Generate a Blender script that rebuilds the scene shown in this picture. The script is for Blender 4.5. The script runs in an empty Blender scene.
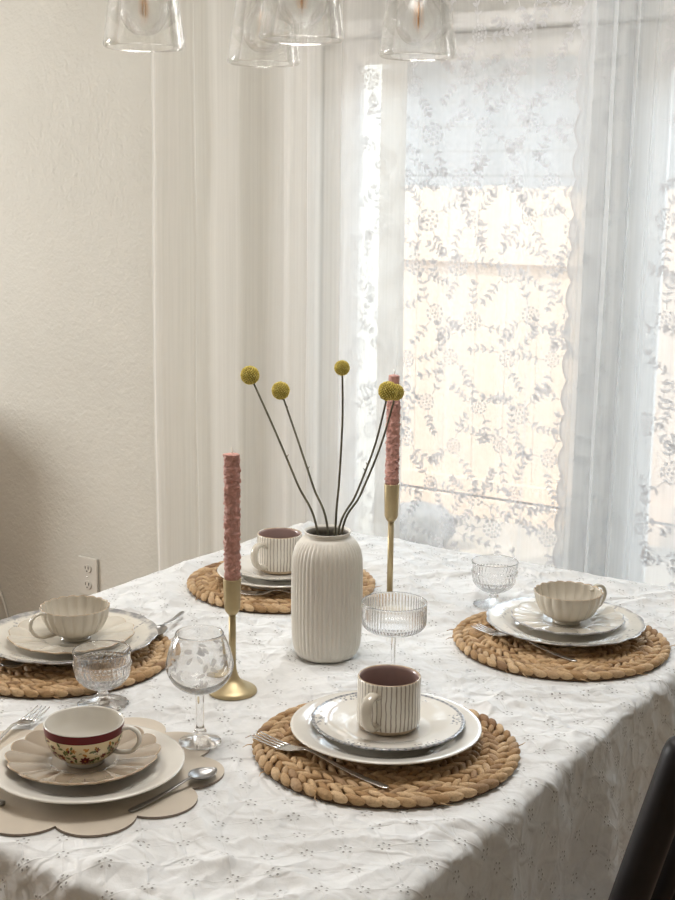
import bpy, bmesh, math, random
import numpy as np
from mathutils import Vector, Matrix
random.seed(7); RNG = np.random.default_rng(11)
PI = math.pi; TAU = 2*PI
T = 0.75                       # table top height above the floor
S = bpy.context.scene
COL = S.collection

# ------------------------------------------------------------------ helpers
def link(o, parent=None):
    COL.objects.link(o)
    if parent is not None: o.parent = parent
    return o

def tag(o, label=None, cat=None, group=None, kind=None):
    if label: o['label'] = label
    if cat: o['category'] = cat
    if group: o['group'] = group
    if kind: o['kind'] = kind
    return o

def thing(name, loc, label, cat, group=None, rz=0.0):
    o = bpy.data.objects.new(name, None); link(o)
    o.empty_display_size = 0.02
    o.location = loc; o.rotation_euler = (0, 0, rz)
    return tag(o, label, cat, group)

class MB:
    """collects verts / faces / material indices for ONE mesh object"""
    def __init__(s): s.v = []; s.f = []; s.m = []; s.off = 0
    def add(s, v, f, m=0):
        o = s.off
        v = np.asarray(v, float).reshape(-1, 3)
        s.v.append(v); s.off += len(v)
        if isinstance(m, int): m = [m]*len(f)
        s.f += [tuple(int(i)+o for i in q) for q in f]; s.m += list(m)
        return s
    def box(s, a, b, m=0):
        x0, y0, z0 = a; x1, y1, z1 = b
        v = [(x0,y0,z0),(x1,y0,z0),(x1,y1,z0),(x0,y1,z0),(x0,y0,z1),(x1,y0,z1),(x1,y1,z1),(x0,y1,z1)]
        return s.add(v, [(0,3,2,1),(4,5,6,7),(0,1,5,4),(1,2,6,5),(2,3,7,6),(3,0,4,7)], m)
    def build(s, name, mats, parent=None, smooth=True, loc=None, bevel=0):
        me = bpy.data.meshes.new(name)
        v = np.concatenate(s.v) if s.v else np.zeros((0,3))
        me.from_pydata(v.tolist(), [], s.f)
        if not isinstance(mats, (list, tuple)): mats = [mats]
        for m in mats: me.materials.append(m)
        me.polygons.foreach_set('material_index', s.m)
        me.polygons.foreach_set('use_smooth', [bool(smooth)]*len(s.f))
        me.update()
        o = bpy.data.objects.new(name, me); link(o, parent)
        if loc is not None: o.location = loc
        if bevel:
            md = o.modifiers.new('bevel', 'BEVEL'); md.width = bevel; md.segments = 3; md.limit_method = 'ANGLE'
        return o

def lathe(prof, seg=64, mod=None, closed=True):
    """prof: (r, z[, mat]); mat belongs to the band that starts at this point. closed = ends on the axis"""
    n = len(prof); V = []; F = []; M = []
    for i, p in enumerate(prof):
        for k in range(seg):
            th = TAU*k/seg; r, z = p[0], p[1]
            if mod: r, z = mod(th, r, z, i)
            V.append((r*math.cos(th), r*math.sin(th), z))
    for i in range(n-1):
        mt = prof[i][2] if len(prof[i]) > 2 else 0
        for k in range(seg):
            a = i*seg+k; b = i*seg+(k+1) % seg
            F.append((a, b, b+seg, a+seg)); M.append(mt)
    for end in (0, n-1):
        if abs(prof[end][0]) > 1e-6 and closed:
            idx = [end*seg+k for k in range(seg)]
            F.append(tuple(idx[::-1] if end == 0 else idx)); M.append(prof[max(0, end-1)][2] if len(prof[end]) > 2 else 0)
    return V, F, M

def smooth_prof(pts, n=6):
    """Catmull-Rom through 2-D points"""
    P = [np.array(p[:2], float) for p in pts]; out = []
    for i in range(len(P)-1):
        p0 = P[max(i-1, 0)]; p1 = P[i]; p2 = P[i+1]; p3 = P[min(i+2, len(P)-1)]
        for k in range(n):
            t = k/n
            q = 0.5*((2*p1)+(-p0+p2)*t+(2*p0-5*p1+4*p2-p3)*t*t+(-p0+3*p1-3*p2+p3)*t**3)
            out.append((max(q[0], 0.0), q[1]))
    out.append(tuple(P[-1])); return out

def cr3(pts, n=6):
    P = [np.array(p, float) for p in pts]; out = []
    for i in range(len(P)-1):
        p0 = P[max(i-1, 0)]; p1 = P[i]; p2 = P[i+1]; p3 = P[min(i+2, len(P)-1)]
        for k in range(n):
            t = k/n
            out.append(0.5*((2*p1)+(-p0+p2)*t+(2*p0-5*p1+4*p2-p3)*t*t+(-p0+3*p1-3*p2+p3)*t**3))
    out.append(P[-1]); return out

def tube(path, rad, seg=10, flat=None):
    """swept tube with caps. rad: number or list. flat=(a,b): scale of the two cross axes"""
    P = [np.array(p, float) for p in path]; n = len(P)
    if not hasattr(rad, '__len__'): rad = [rad]*n
    fa, fb = flat if flat else (1, 1)
    t0 = P[1]-P[0]; t0 /= np.linalg.norm(t0)
    ref = np.array([0, 0, 1.0]) if abs(t0[2]) < 0.9 else np.array([1.0, 0, 0])
    a = np.cross(t0, ref); a /= np.linalg.norm(a); V = []
    for i in range(n):
        t = P[min(i+1, n-1)]-P[max(i-1, 0)]; t /= np.linalg.norm(t)
        a = a-t*(a@t); a /= np.linalg.norm(a); b = np.cross(t, a)
        for k in range(seg):
            th = TAU*k/seg
            V.append(P[i]+rad[i]*(fa*math.cos(th)*a+fb*math.sin(th)*b))
    F = []
    for i in range(n-1):
        for k in range(seg):
            q = i*seg+k; r = i*seg+(k+1) % seg
            F.append((q, r, r+seg, q+seg))
    F.append(tuple(range(seg))[::-1]); F.append(tuple((n-1)*seg+k for k in range(seg)))
    return V, F

def ribbon(path, width, thick, seg=12):
    """flat bar in the local frame: path (x,z) along +X, width across Y"""
    n = len(path); V = []; F = []
    for i in range(n):
        x, z = path[i]; w = width[i]/2; h = (thick[i] if hasattr(thick, '__len__') else thick)/2
        xa, za = path[max(i-1, 0)]; xb, zb = path[min(i+1, n-1)]
        tx, tz = xb-xa, zb-za; l = math.hypot(tx, tz); nx, nz = -tz/l, tx/l
        for k in range(seg):
            th = TAU*k/seg; c, s_ = math.cos(th), math.sin(th)
            y = w*math.copysign(abs(c)**0.7, c); e = h*math.copysign(abs(s_)**0.7, s_)
            V.append((x+nx*e, y, z+nz*e))
    for i in range(n-1):
        for k in range(seg):
            q = i*seg+k; r = i*seg+(k+1) % seg
            F.append((q, r, r+seg, q+seg))
    F.append(tuple(range(seg))[::-1]); F.append(tuple((n-1)*seg+k for k in range(seg)))
    return V, F

# value noise (numpy)
_perm = RNG.random((64, 64, 32))
def vnoise(x, y, z=None):
    x = np.asarray(x, float); y = np.asarray(y, float); z = np.zeros_like(x) if z is None else np.asarray(z, float)
    xi = np.floor(x).astype(int); yi = np.floor(y).astype(int); zi = np.floor(z).astype(int)
    fx, fy, fz = x-xi, y-yi, z-zi
    sx, sy, sz = [f*f*f*(f*(f*6-15)+10) for f in (fx, fy, fz)]
    def g(a, b, c): return _perm[(xi+a) % 64, (yi+b) % 64, (zi+c) % 32]
    def L(a, b, t): return a+(b-a)*t
    return L(L(L(g(0,0,0), g(1,0,0), sx), L(g(0,1,0), g(1,1,0), sx), sy), L(L(g(0,0,1), g(1,0,1), sx), L(g(0,1,1), g(1,1,1), sx), sy), sz)*2-1

# ------------------------------------------------------------------ materials
def new_mat(name):
    m = bpy.data.materials.new(name); m.use_nodes = True
    nt = m.node_tree; nt.nodes.clear()
    out = nt.nodes.new('ShaderNodeOutputMaterial')
    return m, nt, out

def N(nt, t, ins=None, **kw):
    n = nt.nodes.new(t)
    for k, v in kw.items(): setattr(n, k, v)
    for k, v in (ins or {}).items():
        if isinstance(v, bpy.types.NodeSocket): nt.links.new(v, n.inputs[k])
        else: n.inputs[k].default_value = v
    return n
def lk(nt, a, b): nt.links.new(a, b)
def rgba(c): return (c[0], c[1], c[2], 1.0)
def math_(nt, op, a, b=None, c=None, clamp=False):
    n = nt.nodes.new('ShaderNodeMath'); n.operation = op; n.use_clamp = clamp
    for i, v in enumerate((a, b, c)):
        if v is None: continue
        if isinstance(v, bpy.types.NodeSocket): nt.links.new(v, n.inputs[i])
        else: n.inputs[i].default_value = v
    return n.outputs[0]
def mixc(nt, f, a, b):
    n = nt.nodes.new('ShaderNodeMix'); n.data_type = 'RGBA'
    for s, v in ((n.inputs[0], f), (n.inputs[6], a), (n.inputs[7], b)):
        if isinstance(v, bpy.types.NodeSocket): nt.links.new(v, s)
        else: s.default_value = v if not isinstance(v, tuple) or len(v) == 4 else rgba(v)
    return n.outputs[2]
def obj_co(nt): return nt.nodes.new('ShaderNodeTexCoord').outputs['Object']
def noise(nt, co, scale, detail=3, rough=0.5):
    return N(nt, 'ShaderNodeTexNoise', {'Vector': co, 'Scale': scale, 'Detail': detail, 'Roughness': rough}).outputs['Fac']
def ramp(nt, f, stops):
    n = nt.nodes.new('ShaderNodeValToRGB'); nt.links.new(f, n.inputs[0])
    e = n.color_ramp.elements
    while len(e) > 1: e.remove(e[-1])
    e[0].position, e[0].color = stops[0][0], rgba(stops[0][1])
    for p_, c in stops[1:]:
        q = e.new(p_); q.color = rgba(c)
    return n.outputs[0]
def bump(nt, h, strength=0.3, dist=0.002, normal=None):
    n = N(nt, 'ShaderNodeBump', {'Height': h, 'Strength': strength, 'Distance': dist})
    if normal: lk(nt, normal, n.inputs['Normal'])
    return n.outputs[0]

def principled(name, color, rough=0.5, metal=0.0, spec=0.5, coat=0.0, var=0.06, vscale=40, bmp=0.0, bscale=200, bdist=0.0005, sss=0.0):
    m, nt, out = new_mat(name)
    co = obj_co(nt)
    f = noise(nt, co, vscale, 4)
    lo = tuple(max(0, c*(1-var)) for c in color); hi = tuple(min(1, c*(1+var)) for c in color)
    c = ramp(nt, f, [(0.3, lo), (0.7, hi)])
    b = N(nt, 'ShaderNodeBsdfPrincipled', {'Base Color': c, 'Roughness': rough, 'Metallic': metal, 'Specular IOR Level': spec, 'Coat Weight': coat, 'Coat Roughness': 0.08})
    if sss: b.inputs['Subsurface Weight'].default_value = sss; b.inputs['Subsurface Radius'].default_value = (0.01, 0.006, 0.004)
    if bmp: lk(nt, bump(nt, noise(nt, co, bscale, 3), bmp, bdist), b.inputs['Normal'])
    lk(nt, b.outputs[0], out.inputs[0])
    return m

M = {}
M['wall'] = None
def wall_mat():
    m, nt, out = new_mat('wall_paint')
    co = obj_co(nt)
    c = ramp(nt, noise(nt, co, 3, 3), [(0.3, (0.555, 0.538, 0.482)), (0.7, (0.595, 0.578, 0.52))])
    b = N(nt, 'ShaderNodeBsdfPrincipled', {'Base Color': c, 'Roughness': 0.6, 'Specular IOR Level': 0.35})
    h = math_(nt, 'ADD', math_(nt, 'MULTIPLY', noise(nt, co, 95, 3, 0.55), 1.0), math_(nt, 'MULTIPLY', noise(nt, co, 33, 2), 0.8))
    lk(nt, bump(nt, h, 0.55, 0.004), b.inputs['Normal'])
    lk(nt, b.outputs[0], out.inputs[0]); return m
M['wall'] = wall_mat()
M['ceiling'] = principled('ceiling_paint', (0.82, 0.80, 0.76), 0.8, bmp=0.3, bscale=80, bdist=0.003)
M['trim'] = principled('trim_paint', (0.88, 0.87, 0.84), 0.4, var=0.02)
def floor_mat():
    m, nt, out = new_mat('floor_wood')
    co = obj_co(nt)
    br = N(nt, 'ShaderNodeTexBrick', {'Vector': co, 'Color1': (0.46,0.33,0.23,1), 'Color2': (0.52,0.38,0.27,1), 'Mortar': (0.12,0.08,0.05,1), 'Scale': 1.0, 'Mortar Size': 0.002, 'Brick Width': 1.2, 'Row Height': 0.13})
    st = N(nt, 'ShaderNodeMapping', {'Vector': co, 'Scale': (2.0, 30.0, 2.0)})
    g = noise(nt, st.outputs[0], 3, 4)
    c = mixc(nt, math_(nt, 'MULTIPLY', g, 0.5), br.outputs[0], (0.20, 0.13, 0.08, 1))
    b = N(nt, 'ShaderNodeBsdfPrincipled', {'Base Color': c, 'Roughness': 0.4})
    lk(nt, b.outputs[0], out.inputs[0]); return m
M['floor'] = floor_mat()

def sheer(name, color, opacity, trans=0.6, weave=0.0):
    """see-through cloth: some light passes straight, the rest is scattered to both sides"""
    m, nt, out = new_mat(name)
    co = obj_co(nt)
    f = noise(nt, co, 9, 3)
    c = mixc(nt, f, tuple(x*0.96 for x in color)+(1,), tuple(color)+(1,))
    d = N(nt, 'ShaderNodeBsdfDiffuse', {'Color': c})
    t = N(nt, 'ShaderNodeBsdfTranslucent', {'Color': c})
    mx = N(nt, 'ShaderNodeMixShader', {0: trans, 1: d.outputs[0], 2: t.outputs[0]})
    tr = N(nt, 'ShaderNodeBsdfTransparent', {'Color': (1, 1, 1, 1)})
    lw = N(nt, 'ShaderNodeLayerWeight', {'Blend': 0.35})
    # threads seen edge-on close the gaps; slight streaks along the warp
    mp = N(nt, 'ShaderNodeMapping', {'Vector': co, 'Scale': (160.0, 160.0, 1.5)})
    streak = math_(nt, 'MULTIPLY', math_(nt, 'SUBTRACT', noise(nt, mp.outputs[0], 1.0, 2), 0.5), 0.12)
    a = math_(nt, 'ADD', math_(nt, 'ADD', opacity, math_(nt, 'MULTIPLY', lw.outputs['Facing'], (1-opacity)*0.75)), streak, clamp=True)
    mo = N(nt, 'ShaderNodeMixShader', {0: a, 1: tr.outputs[0], 2: mx.outputs[0]})
    lk(nt, mo.outputs[0], out.inputs[0]); return m
M['voile'] = sheer('voile_fabric', (0.88, 0.87, 0.84), 0.46, 0.5)
M['lace'] = sheer('lace_net', (0.88, 0.88, 0.88), 0.33, 0.5)
M['lace_thick'] = sheer('lace_motif_thread', (0.68, 0.68, 0.69), 0.78, 0.28)  # white thread greyed, the colour holds the shade of its backlit side
M['lace_gather'] = sheer('lace_gathered_net', (0.82, 0.84, 0.85), 0.60, 0.55)

def cloth_mat():
    m, nt, out = new_mat('eyelet_cotton')
    uv = nt.nodes.new('ShaderNodeUVMap').outputs[0]     # metres along the cloth
    sep = N(nt, 'ShaderNodeSeparateXYZ', {0: uv})
    # lattice of 47 mm squares turned 45 degrees
    P = 0.047; r2 = 0.70711/P
    a = math_(nt, 'MULTIPLY', math_(nt, 'ADD', sep.outputs[0], sep.outputs[1]), r2)
    b = math_(nt, 'MULTIPLY', math_(nt, 'SUBTRACT', sep.outputs[1], sep.outputs[0]), r2)
    wob = math_(nt, 'MULTIPLY', math_(nt, 'SUBTRACT', noise(nt, uv, 14, 2), 0.5), 0.12)
    a = math_(nt, 'ADD', a, wob); b = math_(nt, 'ADD', b, wob)
    fa = math_(nt, 'SUBTRACT', math_(nt, 'FRACT', a), 0.5)
    fb = math_(nt, 'SUBTRACT', math_(nt, 'FRACT', b), 0.5)
    lx = math_(nt, 'MULTIPLY', fa, P); ly = math_(nt, 'MULTIPLY', fb, P)
    holes = None
    for (x, y) in ((0.0008, 0.0060), (0.0064, 0.0016), (-0.0060, 0.0024), (0.0044, -0.0056), (-0.0040, -0.0052)):
        dx = math_(nt, 'SUBTRACT', lx, x); dy = math_(nt, 'SUBTRACT', ly, y)
        d = math_(nt, 'SQRT', math_(nt, 'ADD', math_(nt, 'MULTIPLY', dx, dx), math_(nt, 'MULTIPLY', dy, dy)))
        holes = d if holes is None else math_(nt, 'MINIMUM', holes, d)
    hole = N(nt, 'ShaderNodeMapRange', {0: holes, 1: 0.0010, 2: 0.0019, 3: 1.0, 4: 0.0}).outputs[0]
    stitch = N(nt, 'ShaderNodeMapRange', {0: holes, 1: 0.0021, 2: 0.0040, 3: 1.0, 4: 0.0}).outputs[0]
    # raised stitched lines that join the flowers
    la = N(nt, 'ShaderNodeMapRange', {0: math_(nt, 'ABSOLUTE', fa), 1: 0.012, 2: 0.035, 3: 1.0, 4: 0.0}).outputs[0]
    lb = N(nt, 'ShaderNodeMapRange', {0: math_(nt, 'ABSOLUTE', fb), 1: 0.012, 2: 0.035, 3: 1.0, 4: 0.0}).outputs[0]
    line = math_(nt, 'MAXIMUM', la, lb)
    base = ramp(nt, noise(nt, uv, 60, 3), [(0.3, (0.71, 0.71, 0.70)), (0.7, (0.76, 0.76, 0.75))])
    col = mixc(nt, math_(nt, 'MULTIPLY', hole, 0.75), base, (0.20, 0.18, 0.16, 1))
    bs = N(nt, 'ShaderNodeBsdfPrincipled', {'Base Color': col, 'Roughness': 0.75, 'Specular IOR Level': 0.2, 'Sheen Weight': 0.15})
    # fine crumple: folded facets of voronoi + noise
    w = N(nt, 'ShaderNodeMapping', {'Vector': uv, 'Rotation': (0, 0, 0.5)}).outputs[0]
    nz = noise(nt, w, 10, 3)
    vs = N(nt, 'ShaderNodeVectorMath', {2: w, 1: (0.07, 0.07, 0.07), 0: N(nt, 'ShaderNodeTexNoise', {'Vector': w, 'Scale': 7.0, 'Detail': 1.0}).outputs['Color']}, operation='MULTIPLY_ADD').outputs[0]
    v1 = N(nt, 'ShaderNodeTexVoronoi', {'Vector': vs, 'Scale': 17.0}, feature='F1').outputs['Distance']
    v2 = N(nt, 'ShaderNodeTexVoronoi', {'Vector': vs, 'Scale': 46.0}, feature='F1').outputs['Distance']
    h = math_(nt, 'ADD', math_(nt, 'MULTIPLY', v1, 1.3), math_(nt, 'MULTIPLY', v2, 0.25))
    h = math_(nt, 'ADD', h, math_(nt, 'MULTIPLY', noise(nt, uv, 150, 2), 0.10))
    for sc, am in ((9.0, .8), (21.0, .45)):
        e = N(nt, 'ShaderNodeTexVoronoi', {'Vector': vs, 'Scale': sc, 'Randomness': 1.0}, feature='DISTANCE_TO_EDGE').outputs['Distance']
        rdg = N(nt, 'ShaderNodeMapRange', {0: e, 1: 0.0, 2: 0.16, 3: am, 4: 0.0}, interpolation_type='SMOOTHERSTEP').outputs[0]
        h = math_(nt, 'ADD', h, math_(nt, 'MULTIPLY', rdg, noise(nt, uv, 8, 2)))
    n1 = bump(nt, h, 0.9, 0.007)
    h2 = math_(nt, 'SUBTRACT', math_(nt, 'ADD', math_(nt, 'MULTIPLY', stitch, 0.6), math_(nt, 'MULTIPLY', line, 0.45)), hole)
    n2 = bump(nt, h2, 0.7, 0.0012, n1)
    lk(nt, n2, bs.inputs['Normal'])
    lk(nt, bs.outputs[0], out.inputs[0]); return m
M['cloth'] = cloth_mat()

def straw_mat(name, cols):
    m, nt, out = new_mat(name)
    co = obj_co(nt)
    g = nt.nodes.new('ShaderNodeNewGeometry')
    r = g.outputs['Random Per Island']
    c = ramp(nt, r, cols)
    mp = N(nt, 'ShaderNodeMapping', {'Vector': co, 'Scale': (1, 1, 1)})
    n1 = noise(nt, mp.outputs[0], 260, 4, 0.7)
    c = mixc(nt, N(nt, 'ShaderNodeMapRange', {0: n1, 1: .45, 2: .75, 3: 0.0, 4: .5}).outputs[0], c, (0.20, 0.11, 0.05, 1))
    b = N(nt, 'ShaderNodeBsdfPrincipled', {'Base Color': c, 'Roughness': 0.62, 'Specular IOR Level': 0.3})
    lk(nt, bump(nt, n1, 0.9, 0.002), b.inputs['Normal'])
    lk(nt, b.outputs[0], out.inputs[0]); return m
M['straw'] = straw_mat('woven_hyacinth', [(0.0, (0.35, 0.205, 0.09)), (0.3, (0.50, 0.325, 0.165)), (0.7, (0.65, 0.46, 0.27)), (1.0, (0.24, 0.13, 0.06))])
M['straw_base'] = principled('straw_gap_shade', (0.10, 0.055, 0.025), 0.9, var=0.3, vscale=120, bmp=0.6, bscale=300, bdist=0.002)  # dark disc under the strands, its colour carries the shade between them
M['leatherette'] = principled('beige_leatherette', (0.55, 0.48, 0.39), 0.55, var=0.03, bmp=0.25, bscale=500, bdist=0.0006)
M['leather_edge'] = principled('dark_cut_edge', (0.24, 0.19, 0.15), 0.7)
M['china'] = principled('white_china', (0.72, 0.69, 0.63), 0.10, var=0.02, coat=0.6)
M['cream_china'] = principled('cream_glazed_china', (0.58, 0.53, 0.445), 0.09, var=0.04, vscale=14, coat=0.7)
M['shell_china'] = principled('brownish_cream_glaze', (0.34, 0.275, 0.205), 0.08, var=0.05, vscale=12, coat=0.8)
M['grey_edge'] = principled('worn_grey_edge', (0.36, 0.35, 0.35), 0.25, var=0.45, vscale=150)
M['brown_edge'] = principled('worn_brown_edge', (0.46, 0.35, 0.24), 0.2, var=0.3, vscale=90)
M['mauve'] = principled('mauve_brown_glaze', (0.30, 0.205, 0.185), 0.25, var=0.05, coat=0.4)
M['red_glaze'] = principled('dark_red_glaze', (0.13, 0.007, 0.009), 0.35, var=0.12, spec=0.25)
M['green_glaze'] = principled('olive_green_glaze', (0.16, 0.19, 0.08), 0.15, coat=0.5)
M['ochre_glaze'] = principled('ochre_glaze', (0.55, 0.26, 0.07), 0.15, coat=0.5)
M['pattern_base'] = principled('pale_yellow_glaze', (0.78, 0.66, 0.42), 0.12, var=0.05, coat=0.5)
M['steel'] = principled('brushed_steel', (0.74, 0.73, 0.72), 0.24, 1.0, var=0.03)
M['dull_steel'] = principled('dull_dark_steel', (0.36, 0.35, 0.34), 0.30, 1.0, var=0.05)
M['brass'] = principled('satin_brass', (0.47, 0.38, 0.22), 0.42, 0.7, var=0.06, bmp=0.1, bscale=400, bdist=0.0003)
M['wax'] = principled('pink_wax', (0.52, 0.27, 0.225), 0.6, var=0.2, vscale=130, sss=0.12)
M['wick'] = principled('cotton_wick', (0.85, 0.82, 0.76), 0.9)
M['vase'] = principled('matte_white_ceramic', (0.71, 0.675, 0.605), 0.42, var=0.03, vscale=8, spec=0.4)
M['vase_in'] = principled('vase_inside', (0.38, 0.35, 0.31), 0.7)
M['stem'] = principled('dried_stem', (0.13, 0.12, 0.08), 0.8, var=0.3, vscale=60)
M['black_wood'] = principled('black_painted_wood', (0.012, 0.010, 0.011), 0.45, 0.0, 0.25, var=0.2, bmp=0.1, bscale=60)
M['table_wood'] = principled('dark_table_wood', (0.10, 0.06, 0.04), 0.35, var=0.2)
M['seat_pad'] = principled('pale_blue_seat_cloth', (0.66, 0.70, 0.78), 0.85, bmp=0.3)
M['plastic'] = principled('white_plastic', (0.585, 0.56, 0.505), 0.35, var=0.02)
M['slot'] = principled('socket_slot', (0.05, 0.045, 0.04), 0.6)
M['metal_dark'] = principled('bronze_fitting', (0.30, 0.27, 0.23), 0.35, 0.8)
M['fence'] = None
def fence_mat():
    m, nt, out = new_mat('fence_boards')
    co = obj_co(nt)
    mp = N(nt, 'ShaderNodeMapping', {'Vector': co, 'Scale': (14.0, 14.0, 1.2)})
    g = noise(nt, mp.outputs[0], 2.0, 4, 0.6)
    isl = nt.nodes.new('ShaderNodeNewGeometry').outputs['Random Per Island']
    c = ramp(nt, g, [(0.25, (0.62, 0.46, 0.34)), (0.75, (0.74, 0.58, 0.45))])
    c = mixc(nt, math_(nt, 'MULTIPLY', isl, 0.35), c, (0.66, 0.55, 0.46, 1))
    b = N(nt, 'ShaderNodeBsdfPrincipled', {'Base Color': c, 'Roughness': 0.85})
    lk(nt, bump(nt, g, 0.4, 0.004), b.inputs['Normal'])
    lk(nt, b.outputs[0], out.inputs[0]); return m
M['fence'] = fence_mat()
M['siding'] = principled('grey_lap_siding', (0.70, 0.69, 0.68), 0.8, var=0.05, vscale=3)
M['stone'] = principled('garden_stone', (0.28, 0.275, 0.27), 0.9, var=0.25, vscale=6, bmp=0.6, bscale=30, bdist=0.02)
M['patio'] = principled('patio_concrete', (0.40, 0.36, 0.31), 0.9, var=0.08, vscale=3, bmp=0.3, bscale=60, bdist=0.003)
M['roof'] = principled('roof_shingle', (0.25, 0.23, 0.22), 0.9)

def glass_mat(name, ior=1.46, tint=(1, 1, 1), clear=0.35):
    """clear glass; the transparent share lets soft daylight through without caustic noise"""
    m, nt, out = new_mat(name)
    co = obj_co(nt)
    c = mixc(nt, noise(nt, co, 30, 2), tuple(t*0.985 for t in tint)+(1,), tuple(tint)+(1,))
    g = N(nt, 'ShaderNodeBsdfGlass', {'Color': c, 'Roughness': 0.0, 'IOR': ior})
    tr = N(nt, 'ShaderNodeBsdfTransparent', {'Color': c})
    mx = N(nt, 'ShaderNodeMixShader', {0: clear, 1: g.outputs[0], 2: tr.outputs[0]})
    lk(nt, mx.outputs[0], out.inputs[0]); return m
M['glass'] = glass_mat('clear_drinking_glass', clear=0.08)
M['shade_glass'] = glass_mat('clear_shade_glass', tint=(0.99, 0.99, 0.985), clear=0.62)
M['bulb_glass'] = glass_mat('clear_bulb_glass', clear=0.2)
def pane_mat():
    m, nt, out = new_mat('window_pane_glass')
    fr = N(nt, 'ShaderNodeFresnel', {'IOR': 1.45})
    co = obj_co(nt)
    c = mixc(nt, noise(nt, co, 2, 2), (0.95, 0.97, 0.97, 1), (0.97, 0.98, 0.98, 1))
    tr = N(nt, 'ShaderNodeBsdfTransparent', {'Color': c})
    gl = N(nt, 'ShaderNodeBsdfGlossy', {'Roughness': 0.0})
    mx = N(nt, 'ShaderNodeMixShader', {0: fr.outputs[0], 1: tr.outputs[0], 2: gl.outputs[0]})
    lk(nt, mx.outputs[0], out.inputs[0]); return m
M['pane'] = pane_mat()
M['filament'] = principled('amber_filament', (0.75, 0.38, 0.12), 0.4, 0.3)

# ------------------------------------------------------------------ room shell
WY = 1.15                      # inner face of the window wall
CEIL = 2.52
X0, X1, Y0 = -4.6, 3.0, -4.6
def struct(o): o['kind'] = 'structure'; return o
mb = MB(); mb.box((X0-0.15, Y0-0.15, -0.12), (X1+0.15, WY+0.15, 0.0)); struct(mb.build('floor', M['floor'], smooth=False))
mb = MB(); mb.box((X0-0.15, Y0-0.15, CEIL), (X1+0.15, WY+0.15, CEIL+0.12)); struct(mb.build('ceiling', M['ceiling'], smooth=False))
# left wall with a window (outside the picture) whose daylight grazes the window wall
LY0, LY1, LZ0, LZ1 = -1.45, -0.35, 1.00, 2.15
mb = MB()
mb.box((X0-0.15, Y0-0.15, 0), (X0, LY0, CEIL)); mb.box((X0-0.15, LY1, 0), (X0, WY+0.15, CEIL))
mb.box((X0-0.15, LY0, 0), (X0, LY1, LZ0)); mb.box((X0-0.15, LY0, LZ1), (X0, LY1, CEIL))
struct(mb.build('wall_left', M['wall'], smooth=False))
mb = MB()
for a, b in (((X0, LY0-.06, LZ0-.06), (X0+.02, LY0, LZ1+.06)), ((X0, LY1, LZ0-.06), (X0+.02, LY1+.06, LZ1+.06)), ((X0, LY0, LZ1), (X0+.02, LY1, LZ1+.06)), ((X0, LY0, LZ0-.06), (X0+.03, LY1, LZ0))): mb.box(a, b)
struct(mb.build('window_2', M['trim'], smooth=False))
mb = MB(); mb.box((X1, Y0-0.15, 0), (X1+0.15, WY+0.15, CEIL)); struct(mb.build('wall_right', M['wall'], smooth=False))
# window wall with the glazed door opening
OX0, OX1, OZ1 = -0.775, 0.915, T+1.155
mb = MB()
mb.box((X0, WY, 0), (OX0, WY+0.15, CEIL)); mb.box((OX1, WY, 0), (X1, WY+0.15, CEIL)); mb.box((OX0, WY, OZ1), (OX1, WY+0.15, CEIL))
struct(mb.build('wall_back', M['wall'], smooth=False))
mb = MB(); mb.box((X0, Y0-0.15, 0), (X1, Y0, CEIL)); struct(mb.build('wall_front', M['wall'], smooth=False))
# baseboards
mb = MB(); mb.box((X0, WY-0.014, 0), (OX0-0.09, WY, 0.10)); mb.box((OX1+0.09, WY-0.014, 0), (X1, WY, 0.10))
struct(mb.build('baseboard_back', M['trim'], smooth=False, bevel=0.004))
mb = MB(); mb.box((X0, Y0, 0), (X0+0.014, WY, 0.10)); struct(mb.build('baseboard_left', M['trim'], smooth=False, bevel=0.004))
# casing around the door
mb = MB()
mb.box((OX0-0.085, WY-0.02, 0), (OX0, WY, OZ1+0.0)); mb.box((OX1, WY-0.02, 0), (OX1+0.085, WY, OZ1+0.0))
mb.box((OX0-0.10, WY-0.026, OZ1), (OX1+0.10, WY, OZ1+0.035))
struct(mb.build('trim_1', M['trim'], smooth=False, bevel=0.004))
# two glazed leaves
def leaf(name, xa, xb, ga, gb, z0=0.02, z1=OZ1-0.004, gz0=T-0.62, gz1=T+1.092):
    f = MB(); ya, yb = WY+0.03, WY+0.075
    f.box((xa, ya, z0), (ga, yb, z1)); f.box((gb, ya, z0), (xb, yb, z1))
    f.box((ga, ya, gz1), (gb, yb, z1)); f.box((ga, ya, z0), (gb, yb, gz0))
    o = struct(f.build(name, M['trim'], smooth=False, bevel=0.006))
    g = MB(); g.box((ga-.004, WY+0.05, gz0-.004), (gb+.004, WY+0.055, gz1+.004))
    struct(g.build('window_pane', M['pane'], o, smooth=False))
    return o
leaf('window_1', OX0+.004, 0.052, -0.672, -0.034)
leaf('window_3', 0.058, OX1-.004, 0.148, 0.80)

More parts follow.
